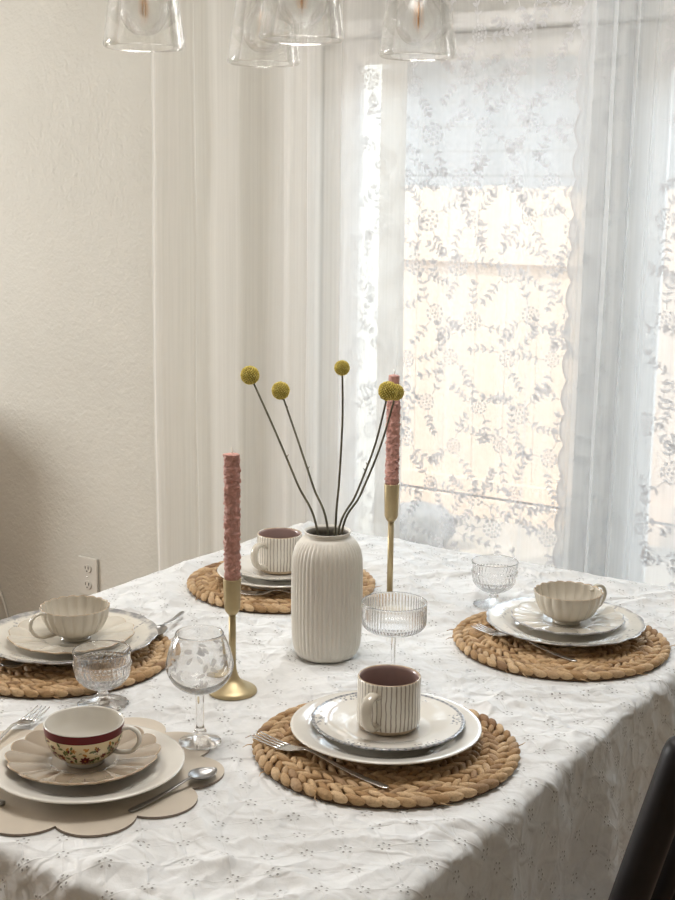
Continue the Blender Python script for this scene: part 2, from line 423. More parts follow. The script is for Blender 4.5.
# ------------------------------------------------------------------ outside
GZ = -0.16
mb = MB(); mb.box((-12, WY+0.16, GZ-0.2), (9, 14, GZ)); struct(mb.build('ground', M['patio'], smooth=False))
FY = 4.5
fence = thing('wooden_fence', (-2.0, FY, GZ), 'sunlit tan wooden picket fence with dog-eared tops seen through the lace', 'fence')
mb = MB(); pw = 0.178
x = -5.6; k = 0
while x < 4.6:
    zt = T+0.812-GZ+random.uniform(-.006, .006); c = 0.028; g = 0.0012
    xa, xb = x+g, x+pw-g
    pts = [(xa, 0.0), (xb, 0.0), (xb, zt-c), (xb-c, zt), (xa+c, zt), (xa, zt-c)]
    v = [(px+2.0, 0, pz) for px, pz in pts]+[(px+2.0, 0.02, pz) for px, pz in pts]
    f = [(0,1,2,3,4,5), (11,10,9,8,7,6)]+[(i, i+6, (i+1) % 6+6, (i+1) % 6) for i in range(6)]
    mb.add(v, f); x += pw; k += 1
mb.build('pickets', M['fence'], fence, smooth=False)
for zz in (T+0.425-GZ, T-0.90-GZ+.1):
    mb = MB(); mb.box((-3.6, -0.045, zz), (6.6, 0.0, zz+0.085)); mb.build('rail', M['fence'], fence, smooth=False, bevel=0.004)
mb = MB(); mb.box((-3.6, -0.09, 0.0), (6.6, -0.05, 0.10)); mb.build('kick_board', M['fence'], fence, smooth=False)
# neighbour's house: lap siding under an unseen eave, made deep to shade it
house = thing('neighbouring_house', (-3.0, 6.6, GZ), 'pale grey house wall with lap siding rising beyond the fence', 'house')
mb = MB(); z = 0.0
while z < 2.95:
    mb.add([(-6, 0.0, z), (9, 0.0, z), (9, 0.018, z+0.165), (-6, 0.018, z+0.165), (-6, 0.2, z), (9, 0.2, z), (9, 0.2, z+0.165), (-6, 0.2, z+0.165)],
           [(0,1,2,3), (5,4,7,6), (0,4,5,1), (3,2,6,7), (0,3,7,4), (1,5,6,2)]); z += 0.165
mb.build('siding', M['siding'], house, smooth=False)
mb = MB(); mb.add([(-6.3, -1.25, 2.86), (9.3, -1.25, 2.86), (9.3, 3.0, 4.6), (-6.3, 3.0, 4.6), (-6.3, -1.25, 2.98), (9.3, -1.25, 2.98), (9.3, 3.0, 4.72), (-6.3, 3.0, 4.72)],
                  [(0,3,2,1), (4,5,6,7), (0,1,5,4), (1,2,6,5), (2,3,7,6), (3,0,4,7)])
mb.build('roof', M['roof'], house, smooth=False)
mb = MB(); mb.box((-6.3, -1.25, 2.80), (9.3, -1.22, 2.98)); mb.build('fascia', M['trim'], house, smooth=False)
# white post added outside to make the bright glow behind the curtain
post = thing('glow_post', (-1.775, 3.05, GZ), 'white post added outside the glass for the bright glow behind left curtain', 'post')
mb = MB(); mb.box((-0.09, -0.09, 0), (0.09, 0.09, 2.75)); mb.build('shaft', M['trim'], post, smooth=False, bevel=0.006)
mb = MB(); mb.box((-0.11, -0.11, 0), (0.11, 0.11, 0.18)); mb.build('plinth', M['trim'], post, smooth=False, bevel=0.006)
# a grey garden stone in front of the fence
me = bpy.data.meshes.new('garden_stone'); bm = bmesh.new(); bmesh.ops.create_icosphere(bm, subdivisions=4, radius=1)
for v in bm.verts:
    n = float(vnoise(v.co.x*1.3+5, v.co.y*1.3+2, v.co.z*1.3+9))*0.22+float(vnoise(v.co.x*4+5, v.co.y*4+2, v.co.z*4+9))*0.07
    v.co = Vector((v.co.x*0.16, v.co.y*0.12, v.co.z*0.13))*(1+n)
    v.co.z = max(v.co.z, -0.12)
for f in bm.faces: f.smooth = True
bm.to_mesh(me); bm.free(); me.materials.append(M['stone'])
o = bpy.data.objects.new('garden_stone', me); link(o); o.location = (-1.90, 3.75, GZ+0.09)
tag(o, 'rounded grey garden stone at the foot of the fence outside', 'stone')

# ------------------------------------------------------------------ curtains
def curtain_pt_fn(xs, zt, zb, y, amp, waves, seed, flare=0.0):
    """returns f(u, z): folded hanging sheet; xs maps u in 0..1 to x"""
    ph = random.Random(seed); k = [(w, a, ph.uniform(0, TAU), ph.uniform(-.6, .6)) for w, a in waves]
    def f(u, z):
        u = np.asarray(u, float); z = np.asarray(z, float)
        h = (zt-z)/(zt-zb)
        yy = np.zeros_like(u); xx = xs(u)
        for w, a, p0, dr in k:
            arg = TAU*w*u+p0+dr*h*1.6
            yy = yy+a*np.sin(arg); xx = xx+0.45*a*np.sin(2*arg)*0.5
        env = 0.75+0.35*h
        yy = yy*env*amp
        yy = yy+0.004*vnoise(u*9+seed, z*3, np.full_like(u, seed*1.7))
        xx = xx+flare*h*(u-0.5)+0.006*vnoise(u*5+seed*3, z*2.0, np.full_like(u, seed*0.7))*h
        return xx, y+yy, z
    return f

def curtain_mesh(mb, f, nu, zt, zb, nz, mat=0, edge=None, mat_edge=None):
    U, Z = np.meshgrid(np.linspace(0, 1, nu), np.linspace(zt, zb, nz))
    if edge is not None: U = np.where(np.arange(nu)[None, :] < edge[1], edge[0](U, Z), U)
    x, y, z = f(U, Z)
    V = np.stack([x, y, z], -1).reshape(-1, 3)
    F = []; Mi = []
    for j in range(nz-1):
        for i in range(nu-1):
            a = j*nu+i; F.append((a, a+1, a+nu+1, a+nu)); Mi.append(mat)
    mb.add(V, F, Mi)

def blob(n=10, rx=1, ry=1, ang=0, cx=0, cy=0, pinch=0.0):
    out = []
    for k in range(n):
        t = TAU*k/n; x = rx*math.cos(t); y = ry*math.sin(t)*(1-pinch*math.cos(t))
        out.append((cx+x*math.cos(ang)-y*math.sin(ang), cy+x*math.sin(ang)+y*math.cos(ang)))
    return out

def lace_motifs(rnd, w, zt, zb, step=0.125):
    """2-D polygons (metres across, z) of roses and leaf sprays"""
    polys = []
    def rose(cx, cy, R):
        polys.append(blob(8, R*.16, R*.16, 0, cx, cy))
        for ring, n, rl, rw, s in ((0.40, 6, 0.13, 0.16, 0.3), (0.86, 11, 0.15, 0.20, 0.0)):
            for k in range(n):
                a = TAU*k/n+s+rnd.uniform(-.12, .12)
                polys.append(blob(8, R*rl, R*rw, a, cx+R*ring*math.cos(a), cy+R*ring*math.sin(a), -0.2))
        for k in range(14):          # thread outline
            a = TAU*k/14; b = a+TAU/14*.8
            polys.append([(cx+R*q*math.cos(t), cy+R*q*math.sin(t)) for q, t in ((.60, a), (.60, b), (.66, b), (.66, a))])
    def spray(cx, cy, a0, L, n):
        px, py, a = cx, cy, a0
        for k in range(n):
            qx, qy = px+L/n*math.cos(a), py+L/n*math.sin(a)
            nx, ny = -math.sin(a)*0.0011, math.cos(a)*0.0011
            polys.append([(px-nx, py-ny), (qx-nx, qy-ny), (qx+nx, qy+ny), (px+nx, py+ny)])
            for sd in (-1, 1):
                b = a+sd*rnd.uniform(.75, 1.1); l = rnd.uniform(.0058, .0085)
                polys.append(blob(8, l, l*.46, b, qx+math.cos(b)*l*1.05, qy+math.sin(b)*l*1.05, 0.35))
            px, py = qx, qy; a += rnd.uniform(-.35, .35)
        polys.append(blob(8, .0075, .0042, a, px+math.cos(a)*.0075, py+math.sin(a)*.0075, .35))
    z = zb+0.05; row = 0
    while z < zt:
        x = (0.5*step if row % 2 else 0.0)+0.03
        while x < w-0.02:
            cx, cy = x+rnd.uniform(-.022, .022), z+rnd.uniform(-.022, .022)
            R = rnd.uniform(.019, .028)
            rose(cx, cy, R)
            n = rnd.choice((3, 3, 4))
            a = rnd.uniform(0, TAU)
            for k in range(n):
                aa = a+TAU*k/n+rnd.uniform(-.4, .4)
                spray(cx+R*1.1*math.cos(aa), cy+R*1.1*math.sin(aa), aa+rnd.uniform(-.3, .3), rnd.uniform(.045, .080), rnd.choice((4, 5)))
            if rnd.random() < .5:
                spray(cx+step*.5, cy+step*.35*rnd.choice((-1, 1)), rnd.uniform(0, TAU), .05, 3)
            x += step
        z += step*.86; row += 1
    return polys

def add_motifs(mb, f, w, polys, mat, umap=None):
    V = []; F = []; off = 0
    for pl in polys:
        P = np.array(pl)
        if P[:, 0].min() < 0.004 or P[:, 0].max() > w-.004 or P[:, 1].max() > ZT-.004: continue
        u = P[:, 0]/w
        x, y, z = f(u, P[:, 1])
        n = len(pl); V += list(zip(x, y-0.0012, z)); F.append(tuple(range(off, off+n))); off += n
    mb.add(V, F, mat)

ZT, ZB = 2.18, 0.03
rod = thing('curtain_rod', (-0.2, 1.04, ZT+0.025), 'slim bronze curtain rod above the glazed doors', 'curtain rod')
mb = MB(); mb.add(*tube([(-1.25, 0, 0), (1.30, 0, 0)], 0.008, 12)); mb.build('pole', M['metal_dark'], rod)
for sx in (-1, 1):
    mb = MB(); mb.add(*lathe(smooth_prof([(0, -.02), (.014, -.012), (.018, 0), (.012, .014), (0, .02)], 4), 16)); e = mb.build('finial', M['metal_dark'], rod); e.location = (sx*1.27+0.02, 0, 0); e.rotation_euler = (0, PI/2, 0)
for bx in (-1.0, 1.1):
    mb = MB(); mb.add(*tube([(bx, 0, -.006), (bx, 0.05, -.008), (bx, 0.1085, -.008)], 0.006, 8)); mb.build('bracket', M['metal_dark'], rod)

# plain voile at the left, over the wall and the first strip of glass
def xs_voile(u): return -1.262+0.80*(u+0.030*np.sin(TAU*2.0*u+0.6)+0.012*np.sin(TAU*5*u+2))
f = curtain_pt_fn(xs_voile, ZT, ZB, 1.035, 1.0, [(6, .012, ), (9.5, .005), (2.7, .014), (17, .0012)], 3)
mb = MB(); curtain_mesh(mb, f, 260, ZT, ZB, 70)
nz_ = 70; zz = np.linspace(ZT, ZB, nz_)              # turned side hem: doubled cloth
for dy in (-.002, -.004):
    cols = []
    for u0 in np.linspace(.945, 1.0, 8):
        x_, y_, z_ = f(np.full(nz_, u0), zz); cols.append(np.stack([x_, y_+dy, z_], -1))
    mb.add(np.concatenate(cols), [(c_*nz_+i, c_*nz_+i+1, (c_+1)*nz_+i+1, (c_+1)*nz_+i) for c_ in range(7) for i in range(nz_-1)], 0)
tag(mb.build('voile_curtain', M['voile']), 'plain cream voile curtain hanging over the wall left of the glass', 'curtain')
# lace panel over the first leaf
wl = 0.80
def xs_lace(u): return -0.66+wl*u
f = curtain_pt_fn(xs_lace, ZT, ZB, 1.085, 1.0, [(3, .004), (5.5, .004), (9, .0018)], 8)
mb = MB(); curtain_mesh(mb, f, 160, ZT, ZB, 60, 0)
add_motifs(mb, f, wl, lace_motifs(random.Random(5), wl, ZT, ZB+.3), 1)
for u0, wd in ((0.245, .007), (0.655, .005), (0.86, .006)):      # pressed upright folds, doubled cloth
    zz = np.linspace(ZT, ZB, 60); sh = 0.010*np.sin((ZT-zz)*1.6+u0*9)
    xa, ya, za = f(u0+sh/wl, zz); xb, yb, zb_ = f(u0+(sh+wd)/wl, zz)
    for dy in (-.0020, -.0034):
        mb.add(np.concatenate([np.stack([xa, ya+dy, za], -1), np.stack([xb, yb+dy, zb_], -1)]), [(i, i+1, 61+i, 60+i) for i in range(59)], 0)
tag(mb.build('lace_curtain', [M['lace'], M['lace_thick']]), 'flat floral lace curtain over the first glass pane, fence showing through', 'curtain', 'floral lace curtains')
# gathered lace on the right, scalloped hem on its left edge
def xs_r(u):
    return np.where(u < 0.62, 0.015+0.175*(u/0.62), 0.19+0.70*((u-0.62)/0.38))
def f_r_base(u, z):
    h = (ZT-z)/(ZT-ZB)
    g = np.clip((0.62-u)/0.12, 0, 1)           # gathered share
    a1 = TAU*(u*5.6)+0.7*h+0.4
    g2 = g*np.clip((u-0.02)/0.10, 0, 1)
    yy = g2*(0.022*np.sin(a1)+0.007*np.sin(TAU*u*10+1.2-0.5*h)+0.002*np.sin(TAU*u*19+2*h))+(1-g)*(0.006*np.sin(TAU*u*9+.5))
    xx = xs_r(u)+g2*0.006*np.sin(2*a1)-0.01*h+0.004*vnoise(u*6+2, z*2.2, np.full_like(u, 4.2))
    return xx, 1.02+yy, z
def edge_r(U, Z):
    sc = 0.0125*np.abs(np.sin(PI*Z/0.074))**.8
    xe = -sc/0.175*0.62
    t = np.clip(U/ (5/239.0), 0, 1)
    return xe*(1-t)+U*t
mb = MB(); curtain_mesh(mb, lambda u, z: f_r_base(u, z), 240, ZT, ZB, 430, 0, (edge_r, 5))
nu = 240
# stitched scallop border
zz = np.linspace(ZT, ZB, 860); sc = 0.0125*np.abs(np.sin(PI*zz/0.074))**.8
ua = -sc/0.175*0.62; ub = ua+0.0045/0.175*0.62
xa, ya, za = f_r_base(ua, zz); xb, yb, zb_ = f_r_base(ub, zz)
V = np.concatenate([np.stack([xa-.0008, ya-.0015, za], -1), np.stack([xb, yb-.0015, zb_], -1)]); n = len(zz)
mb.add(V, [(i, i+1, n+i+1, n+i) for i in range(n-1)], 1)
polys = lace_motifs(random.Random(21), 0.70, ZT, ZB+.3)
add_motifs(mb, lambda u, z: f_r_base(0.62+0.38*u, z), 0.70, polys, 1)
polys = lace_motifs(random.Random(33), 0.42, ZT, ZB+.3, 0.19)
add_motifs(mb, lambda u, z: f_r_base(0.03+0.57*u, z), 0.42, polys, 0)
tag(mb.build('lace_curtain', [M['lace_gather'], M['lace_thick']]), 'gathered floral lace curtain with scalloped edge, at the right of the window', 'curtain', 'floral lace curtains')

# ------------------------------------------------------------------ outlet and cord on the wall
ol = thing('wall_outlet', (-1.608, WY-0.0005, T-0.405), 'white double wall outlet on the cream wall at the left', 'outlet')
mb = MB(); mb.box((-0.040, -0.007, -0.061), (0.040, 0.0, 0.061)); mb.build('cover_plate', M['plastic'], ol, smooth=False, bevel=0.004)
for zz in (0.026, -0.026):
    mb = MB()
    v, fc, mm = lathe([(0, .0), (.0165, 0), (.0165, .002), (.0155, .003), (0, .003)], 24)
    v = [(a, -0.007-c, b*0.86+zz) for a, b, c in v]; mb.add(v, fc, 0)
    for sx in (-.006, .006): mb.box((sx-.0011, -0.0108, zz-.001), (sx+.0011, -0.0098, zz+.008), 1)
    mb.box((-.0022, -0.0108, zz-.0095), (.0022, -0.0098, zz-.0055), 1)
    mb.build('receptacle', [M['plastic'], M['slot']], ol, smooth=False)
mb = MB(); v, fc, mm = lathe([(0, 0), (.003, 0), (.0025, .0012), (0, .0015)], 12); mb.add([(a, -0.007-c, b) for a, b, c in v], fc); mb.build('screw', M['steel'], ol)
mb = MB(); mb.add(*tube(cr3([(-2.06, WY-.006, T-.42), (-2.015, WY-.006, T-.50), (-1.975, WY-.006, T-.60), (-1.955, WY-.006, T-.70), (-1.95, WY-.012, 0.006), (-2.1, WY-.03, 0.006)], 8), 0.0032, 8))
tag(mb.build('power_cord', M['plastic']), 'thin white cord running down the shaded wall at far left', 'cord')

# ------------------------------------------------------------------ table, cloth, chairs
W, L = 1.06, 1.50
tb = thing('dining_table', (0, 0, 0), 'dark wooden dining table hidden under the white tablecloth', 'table')
mb = MB(); mb.box((-W/2+.008, -L/2+.008, T-.035), (W/2-.008, L/2-.008, T-.001)); mb.build('tabletop', M['table_wood'], tb, smooth=False, bevel=0.006)
mb = MB()
for a, b in (((-W/2+.07, -L/2+.07, T-.12), (W/2-.07, -L/2+.09, T-.035)), ((-W/2+.07, L/2-.09, T-.12), (W/2-.07, L/2-.07, T-.035)), ((-W/2+.07, -L/2+.09, T-.12), (-W/2+.09, L/2-.09, T-.035)), ((W/2-.09, -L/2+.09, T-.12), (W/2-.07, L/2-.09, T-.035))): mb.box(a, b)
mb.build('apron', M['table_wood'], tb, smooth=False)
for sx in (-1, 1):
    for sy in (-1, 1):
        mb = MB(); cx, cy = sx*(W/2-.10), sy*(L/2-.10)
        mb.box((cx-.035, cy-.035, 0), (cx+.035, cy+.035, T-.035)); mb.build('leg', M['table_wood'], tb, smooth=False, bevel=0.005)

# footprints on the cloth: (x, y, r) kept flat so that things sit on it
FOOT = [(.318, -.255, .203), (.33, .309, .203), (-.27, .31, .203), (-.321, -.245, .203), (.02, -.55, .195), (.024, .03, .048), (.004, -.2, .042), (0, .278, .042),
        (.096, -.393, .032), (-.124, -.355, .042), (.131, .445, .040), (.211, -.059, .036), (-.16, -.47, .07)]
def cloth_h(x, y, z, mask=True):
    """crumple height in metres (0 .. ~5 mm), a function of the place on the cloth"""
    wx = x+0.03*vnoise(x*7+3, y*7+1, z*7+2); wy = y+0.03*vnoise(x*7+13, y*7+21, z*7+4)
    h = np.zeros_like(x)
    for s, a, ang in ((6.5, .0070, .5), (12, .0062, 1.9), (21, .0044, 2.7), (34, .0022, .9)):
        c, sn = math.cos(ang), math.sin(ang)
        p = (wx*c+wy*sn)*s; q = (-wx*sn+wy*c)*s*0.55
        n = np.abs(vnoise(p+s, q+s*2, z*s+5))
        h = h+a*(1-n)**4.5
    # ironed-in long folds
    for a, b, c0, am in ((0.35, 1.0, 0.14, .0022), (1.0, 0.3, -.27, .0016), (-.55, 1, -.33, .0020), (.9, -.6, .22, .0018), (.15, 1, .60, .002)):
        d = (a*x+b*y-c0)/math.hypot(a, b)+0.012*vnoise(x*9, y*9, z*9+11)
        h = h+am*np.exp(-(d/0.006)**2)
    if mask:
        k = np.ones_like(x)
        for fx, fy, fr in FOOT:
            d = np.hypot(x-fx, y-fy)-fr
            k = np.minimum(k, np.clip(d/0.022, 0, 1))
        h = h*k
    return h
ZC = T+0.0020                  # lowest level of the cloth's upper face
def build_cloth():
    st = 0.005; D = 0.275; R = 0.014
    nx, ny = int(W/st)+1, int(L/st)+1
    us = np.linspace(-W/2, W/2, nx); vs = np.linspace(-L/2, L/2, ny)
    X, Y = np.meshgrid(us, vs)
    edge = np.minimum(W/2-np.abs(X), L/2-np.abs(Y))
    h = cloth_h(X, Y, np.zeros_like(X))*np.clip(0.35+edge/0.03, 0, 1)
    Z = ZC-0.0006+h
    V = [np.stack([X, Y, Z], -1).reshape(-1, 3)]; UV = [np.stack([X, Y], -1).reshape(-1, 2)]
    F = []
    idx = np.arange(nx*ny).reshape(ny, nx)
    for j in range(ny-1):
        for i in range(nx-1): F.append((idx[j,i], idx[j,i+1], idx[j+1,i+1], idx[j+1,i]))
    off = nx*ny
    ds = np.concatenate([np.linspace(0, 0.024, 7)[1:], np.linspace(0.030, D, 46)])
    for side in range(4):
        if side == 0: base = idx[0, :]; nrm = (0, -1); par = us; half = W/2
        elif side == 1: base = idx[:, -1]; nrm = (1, 0); par = vs; half = L/2
        elif side == 2: base = idx[-1, ::-1]; nrm = (0, 1); par = us[::-1]; half = W/2
        else: base = idx[::-1, 0]; nrm = (-1, 0); par = vs[::-1]; half = L/2
        n = len(base); B = V[0][base]; prev = base
        tdir = np.array([nrm[1], nrm[0]], float)*0
        t2 = np.array([-nrm[1], nrm[0]], float)
        s = (B[:, :2]@t2)                        # runs along the side
        corner = np.clip((np.abs(s)-(half-0.10))/0.10, 0, 1)*np.sign(s)
        NX = nrm[0]+t2[0]*corner; NY = nrm[1]+t2[1]*corner
        ends = np.abs(corner)
        rows = []
        for d in ds:
            if d < R*PI/2: o = R*math.sin(d/R); dz = R*(1-math.cos(d/R))
            else: o = R+(d-R*PI/2)*0.055; dz = R+(d-R*PI/2)*0.998
            hang = max(0, d-0.02)
            fold = 0.014*min(1, hang/0.25)*np.sin(s*19+side*1.7+0.6*np.sin(s*7))+0.006*min(1, hang/.12)*np.sin(s*41+2+hang*4)
            px, py, pz = B[:, 0], B[:, 1], B[:, 2]
            qx = px+nrm[0]*d; qy = py+nrm[1]*d
            cr = cloth_h(qx*1.0, qy*1.0, np.full(n, 0.0), False)*min(1, d/0.03)
            # one long diagonal press line over the drop
            dd = d-(0.20+0.45*(s+0.3)*0.5)+0.01*np.sin(s*23); cr = cr+0.0035*np.exp(-(dd/0.005)**2)*(d > .05)
            out_ = o+np.maximum(fold, -0.8*o)*(1-ends)+0.020*min(1, hang/.2)*ends+0.65*cr*(1-ends*.7)
            x = px+NX*out_; y = py+NY*out_; z = pz-dz
            rows.append(np.stack([x, y, z], -1)); UV.append(np.stack([qx, qy], -1))
        V.append(np.concatenate(rows))
        for r in range(len(ds)):
            cur = off+r*n+np.arange(n)
            for i in range(n-1): F.append((int(prev[i]), int(cur[i]), int(cur[i+1]), int(prev[i+1])))
            prev = cur
        off += len(ds)*n
    V = np.concatenate(V); UV = np.concatenate(UV)
    me = bpy.data.meshes.new('tablecloth'); me.from_pydata(V.tolist(), [], F)
    uvl = me.uv_layers.new(name='UVMap')
    li = np.empty(len(me.loops), dtype=np.int32); me.loops.foreach_get('vertex_index', li)
    uvl.data.foreach_set('uv', UV[li].astype(np.float32).ravel())
    me.polygons.foreach_set('use_smooth', [True]*len(F)); me.materials.append(M['cloth']); me.update()
    o = bpy.data.objects.new('tablecloth', me); link(o)
    tag(o, 'crumpled white cotton tablecloth with eyelet embroidery draped over the table', 'tablecloth')
build_cloth()

def make_chair(loc, rz, label):
    """seat centre at the origin, sitter faces +Y; back at -Y"""
    ch = thing('dining_chair', loc, label, 'chair', 'black dining chairs', rz)
    bw = M['black_wood']
    mb = MB(); mb.box((-.215, -.20, .395), (.215, .215, .425)); mb.build('seat', bw, ch, smooth=False, bevel=0.010)
    mb = MB(); mb.box((-.20, -.185, .427), (.20, .20, .452)); mb.build('seat_pad', M['seat_pad'], ch, smooth=False, bevel=0.011)
    for sx in (-1, 1):
        mb = MB()
        pts = [(sx*.195, -.255, 0), (sx*.195, -.222, .20), (sx*.195, -.208, .40), (sx*.195, -.214, .52), (sx*.195, -.258, .70), (sx*.195, -.311, .90), (sx*.195, -.325, .952)]
        q = cr3(pts, 5); nn = len(q)
        mb.add(*tube(q, [0.0215*(1.0 if i < nn-3 else (.95, .85, .6)[i-nn+3]) for i in range(nn)], 14, (1.0, 1.0))); mb.build('rear_leg', bw, ch)
        mb = MB(); mb.add(*tube([(sx*.19, .19, 0), (sx*.19, .19, .2), (sx*.188, .188, .398)], [.015, .018, .021], 12)); mb.build('leg', bw, ch)
        mb = MB(); mb.add(*tube([(sx*.192, -.222, .18), (sx*.19, .19, .18)], .010, 10)); mb.build('stretcher', bw, ch)
    mb = MB(); mb.add(*tube(cr3([(-.195, -.318, .925), (-.10, -.336, .935), (0, -.342, .938), (.10, -.336, .935), (.195, -.318, .925)], 4), .032, 12, (.45, 1.0))); mb.build('top_rail', bw, ch)
    mb = MB(); mb.add(*tube([(-.195, -.232, .60), (0, -.246, .60), (.195, -.232, .60)], .018, 12, (.5, 1.0))); mb.build('back_rail', bw, ch)
    for sx in (-.095, 0.0, .095):
        mb = MB(); mb.add(*tube(cr3([(sx, -.240, .60), (sx, -.268, .70), (sx, -.312, .85), (sx, -.336, .93)], 4), .012, 10, (1.3, .6))); mb.build('slat', bw, ch)
    return ch
make_chair((0.480, -0.250, 0), PI/2, 'black wooden dining chair with leaning back, drawn up to right side of the table')
cb = thing('added_shadow_cabinet', (-2.68, .93, 0), 'low dark wooden cabinet added out of view to shade the wall at far left', 'cabinet')  # unseen cabinet, added to throw the shadow on the bare wall
mb = MB(); mb.box((-.39, -.20, .06), (.39, .20, .855)); mb.build('body', M['table_wood'], cb, smooth=False, bevel=.008)
mb = MB(); mb.box((-.41, -.215, .855), (.41, .205, .88)); mb.build('cabinet_top', M['table_wood'], cb, smooth=False, bevel=.01)
for sx in (-1, 1):
    mb = MB(); mb.box((sx*.195-.185, -.216, .09), (sx*.195+.185, -.2005, .83)); d = mb.build('door', M['table_wood'], cb, smooth=False, bevel=.005)
    mb = MB(); mb.add(*tube([(sx*.03, -.217, .50), (sx*.03, -.235, .50)], [.008, .012], 12)); mb.build('knob', M['brass'], d)
    for sy in (-1, 1):
        mb = MB(); mb.box((sx*.36-.02, sy*.17-.02, 0), (sx*.36+.02, sy*.17+.02, .06)); mb.build('leg', M['table_wood'], cb, smooth=False)

# ------------------------------------------------------------------ placemats
def mat_bm():
    mb = MB()
    v, f, m = lathe([(0, 0.0), (.182, 0.0), (.184, .003), (.182, .0065), (0, .0065)], 72); mb.add(v, f, 1)
    # unit lump: pointed ellipsoid
    nr, ns = 7, 8; U = []; UF = []
    for i in range(nr):
        t = i/(nr-1); xx = -math.cos(PI*t); r = math.sin(PI*t)**0.95
        for k in range(ns): U.append((xx, r*math.cos(TAU*k/ns), r*math.sin(TAU*k/ns)))
    for i in range(nr-1):
        for k in range(ns): UF.append((i*ns+k, i*ns+(k+1) % ns, (i+1)*ns+(k+1) % ns, (i+1)*ns+k))
    U = np.array(U); rnd = random.Random(4)
    rings = [(.012, .0085), (.036, .0085), (.060, .0088), (.084, .0088), (.108, .0092), (.133, .0095), (.1575, .0100)]
    def lump(r, th, tilt, hl, hw, hh, z):
        q = U*np.array([hl, hw, hh])
        c, s = math.cos(tilt), math.sin(tilt)
        q = np.stack([q[:,0]*c-q[:,1]*s, q[:,0]*s+q[:,1]*c, q[:,2]], -1)   # x tangent, y radial
        rr = r+q[:,1]; aa = th+q[:,0]/max(r, .01)
        mb.add(np.stack([rr*np.cos(aa), rr*np.sin(aa), (z+q[:,2])*1.13], -1), UF, 0)
    for r0, hw in rings:
        n = max(5, int(TAU*r0/0.0175))
        for k in range(n):
            for sd in (-1, 1):
                th = TAU*(k+(.5 if sd > 0 else 0))/n+rnd.uniform(-.04, .04)*0.012/max(r0, .012)
                lump(r0+sd*.0058, th, sd*rnd.uniform(.45, .70), .0148*rnd.uniform(.9, 1.15), .0054*rnd.uniform(.85, 1.15), .0048, .0075+rnd.uniform(-.0012, .0014))
    # outer edge: a heavier twisted strand
    n = 52
    for k in range(n):
        lump(.1785, TAU*k/n+rnd.uniform(-.01, .01), rnd.uniform(.35, .5), .0165, .0068*rnd.uniform(.9, 1.1), .0062, .0072)
    # loose fibre ends
    for k in range(9):
        a = rnd.uniform(0, TAU); r = .186
        p = [(r*math.cos(a), r*math.sin(a), .006), ((r+.008)*math.cos(a+.02), (r+.008)*math.sin(a+.02), .007), ((r+.014)*math.cos(a+.06), (r+.014)*math.sin(a+.06), .0065)]
        mb.add(*tube(p, [.0009, .0007, .0003], 5), 0)
    return mb
MAT_TOP = 0.0146
first = None
for (x, y, rz, lab) in ((.318, -.255, 0.2, 'round braided straw placemat under the striped mug, nearest at the right'),
                        (.330, .309, 1.3, 'round braided straw placemat under the fluted teacup by the right table edge'),
                        (-.270, .310, 2.2, 'round braided straw placemat mostly hidden behind the white ribbed vase'),
                        (-.321, -.245, 3.3, 'round braided straw placemat at the left edge under the fluted teacup')):
    if first is None: o = first = mat_bm().build('woven_placemat', [M['straw'], M['straw_base']])
    else: o = first.copy(); COL.objects.link(o)
    o.location = (x, y, ZC); o.rotation_euler = (0, 0, rz); tag(o, lab, 'placemat', 'braided straw placemats')
# scalloped mat
def scallop_outline(R, n, depth, phase, per=18):
    """chain of circular lobes"""
    Rn = R-depth; out = []
    for k in range(n):
        a0 = phase+TAU*k/n; a1 = phase+TAU*(k+1)/n
        p0 = np.array([math.cos(a0), math.sin(a0)])*Rn; p1 = np.array([math.cos(a1), math.sin(a1)])*Rn
        am = (a0+a1)/2; top = np.array([math.cos(am), math.sin(am)])*R
        mid = (p0+p1)/2; c = np.linalg.norm(p1-p0)/2; h = np.linalg.norm(top-mid)
        rad = (c*c+h*h)/(2*h); cen = mid+(top-mid)/h*(h-rad)
        b0 = math.atan2(*(p0-cen)[::-1]); b1 = math.atan2(*(p1-cen)[::-1])
        while b1 < b0: b1 += TAU
        for j in range(per): b = b0+(b1-b0)*j/per; out.append(cen+rad*np.array([math.cos(b), math.sin(b)]))
    return out
ol_ = scallop_outline(.192, 10, .030, math.radians(15)); n = len(ol_)
V = [(p[0], p[1], 0) for p in ol_]+[(p[0], p[1], .0032) for p in ol_]+[(0, 0, 0), (0, 0, .0032)]
F = []; Mi = []
for k in range(n):
    j = (k+1) % n
    F += [(k, j, n+j, n+k), (n+k, n+j, 2*n+1), (j, k, 2*n)]; Mi += [1, 0, 0]
mb = MB(); mb.add(V, F, Mi); o = mb.build('scalloped_placemat', [M['leatherette'], M['leather_edge']], smooth=False)
o.location = (.02, -.55, ZC); tag(o, 'beige leatherette placemat with scalloped edge at the near end of table', 'placemat')

# ------------------------------------------------------------------ china
def plate_prof(R, H, well=0.62, t=0.0035, edge=0.0, rimmat=None):
    w = R*well
    pts = [(0, .0045), (w*.84, .0045), (w*.86, .0003), (w*.88, 0), (w*.92, 0), (w*.94, .0003), (w*.97, .0045), (w*1.08, .0075), (R*.80, .0085+(H-.0085)*.45), (R*.985, H-t), (R, H-t*.6), (R+.0004, H-t*.25), (R-.001, H), (R*.97, H-.0006), (R*.80, .0085+(H-.0085)*.45+t*.9), (w*1.10, .0085+t), (w*.98, .0094), (w*.85, .0090), (0, .0090)]
    return pts
def dense(pts, n=3):
    out = []
    for i in range(len(pts)-1):
        for k in range(n):
            t = k/n; out.append((pts[i][0]+(pts[i+1][0]-pts[i][0])*t, pts[i][1]+(pts[i+1][1]-pts[i][1])*t))
    out.append(pts[-1]); return out

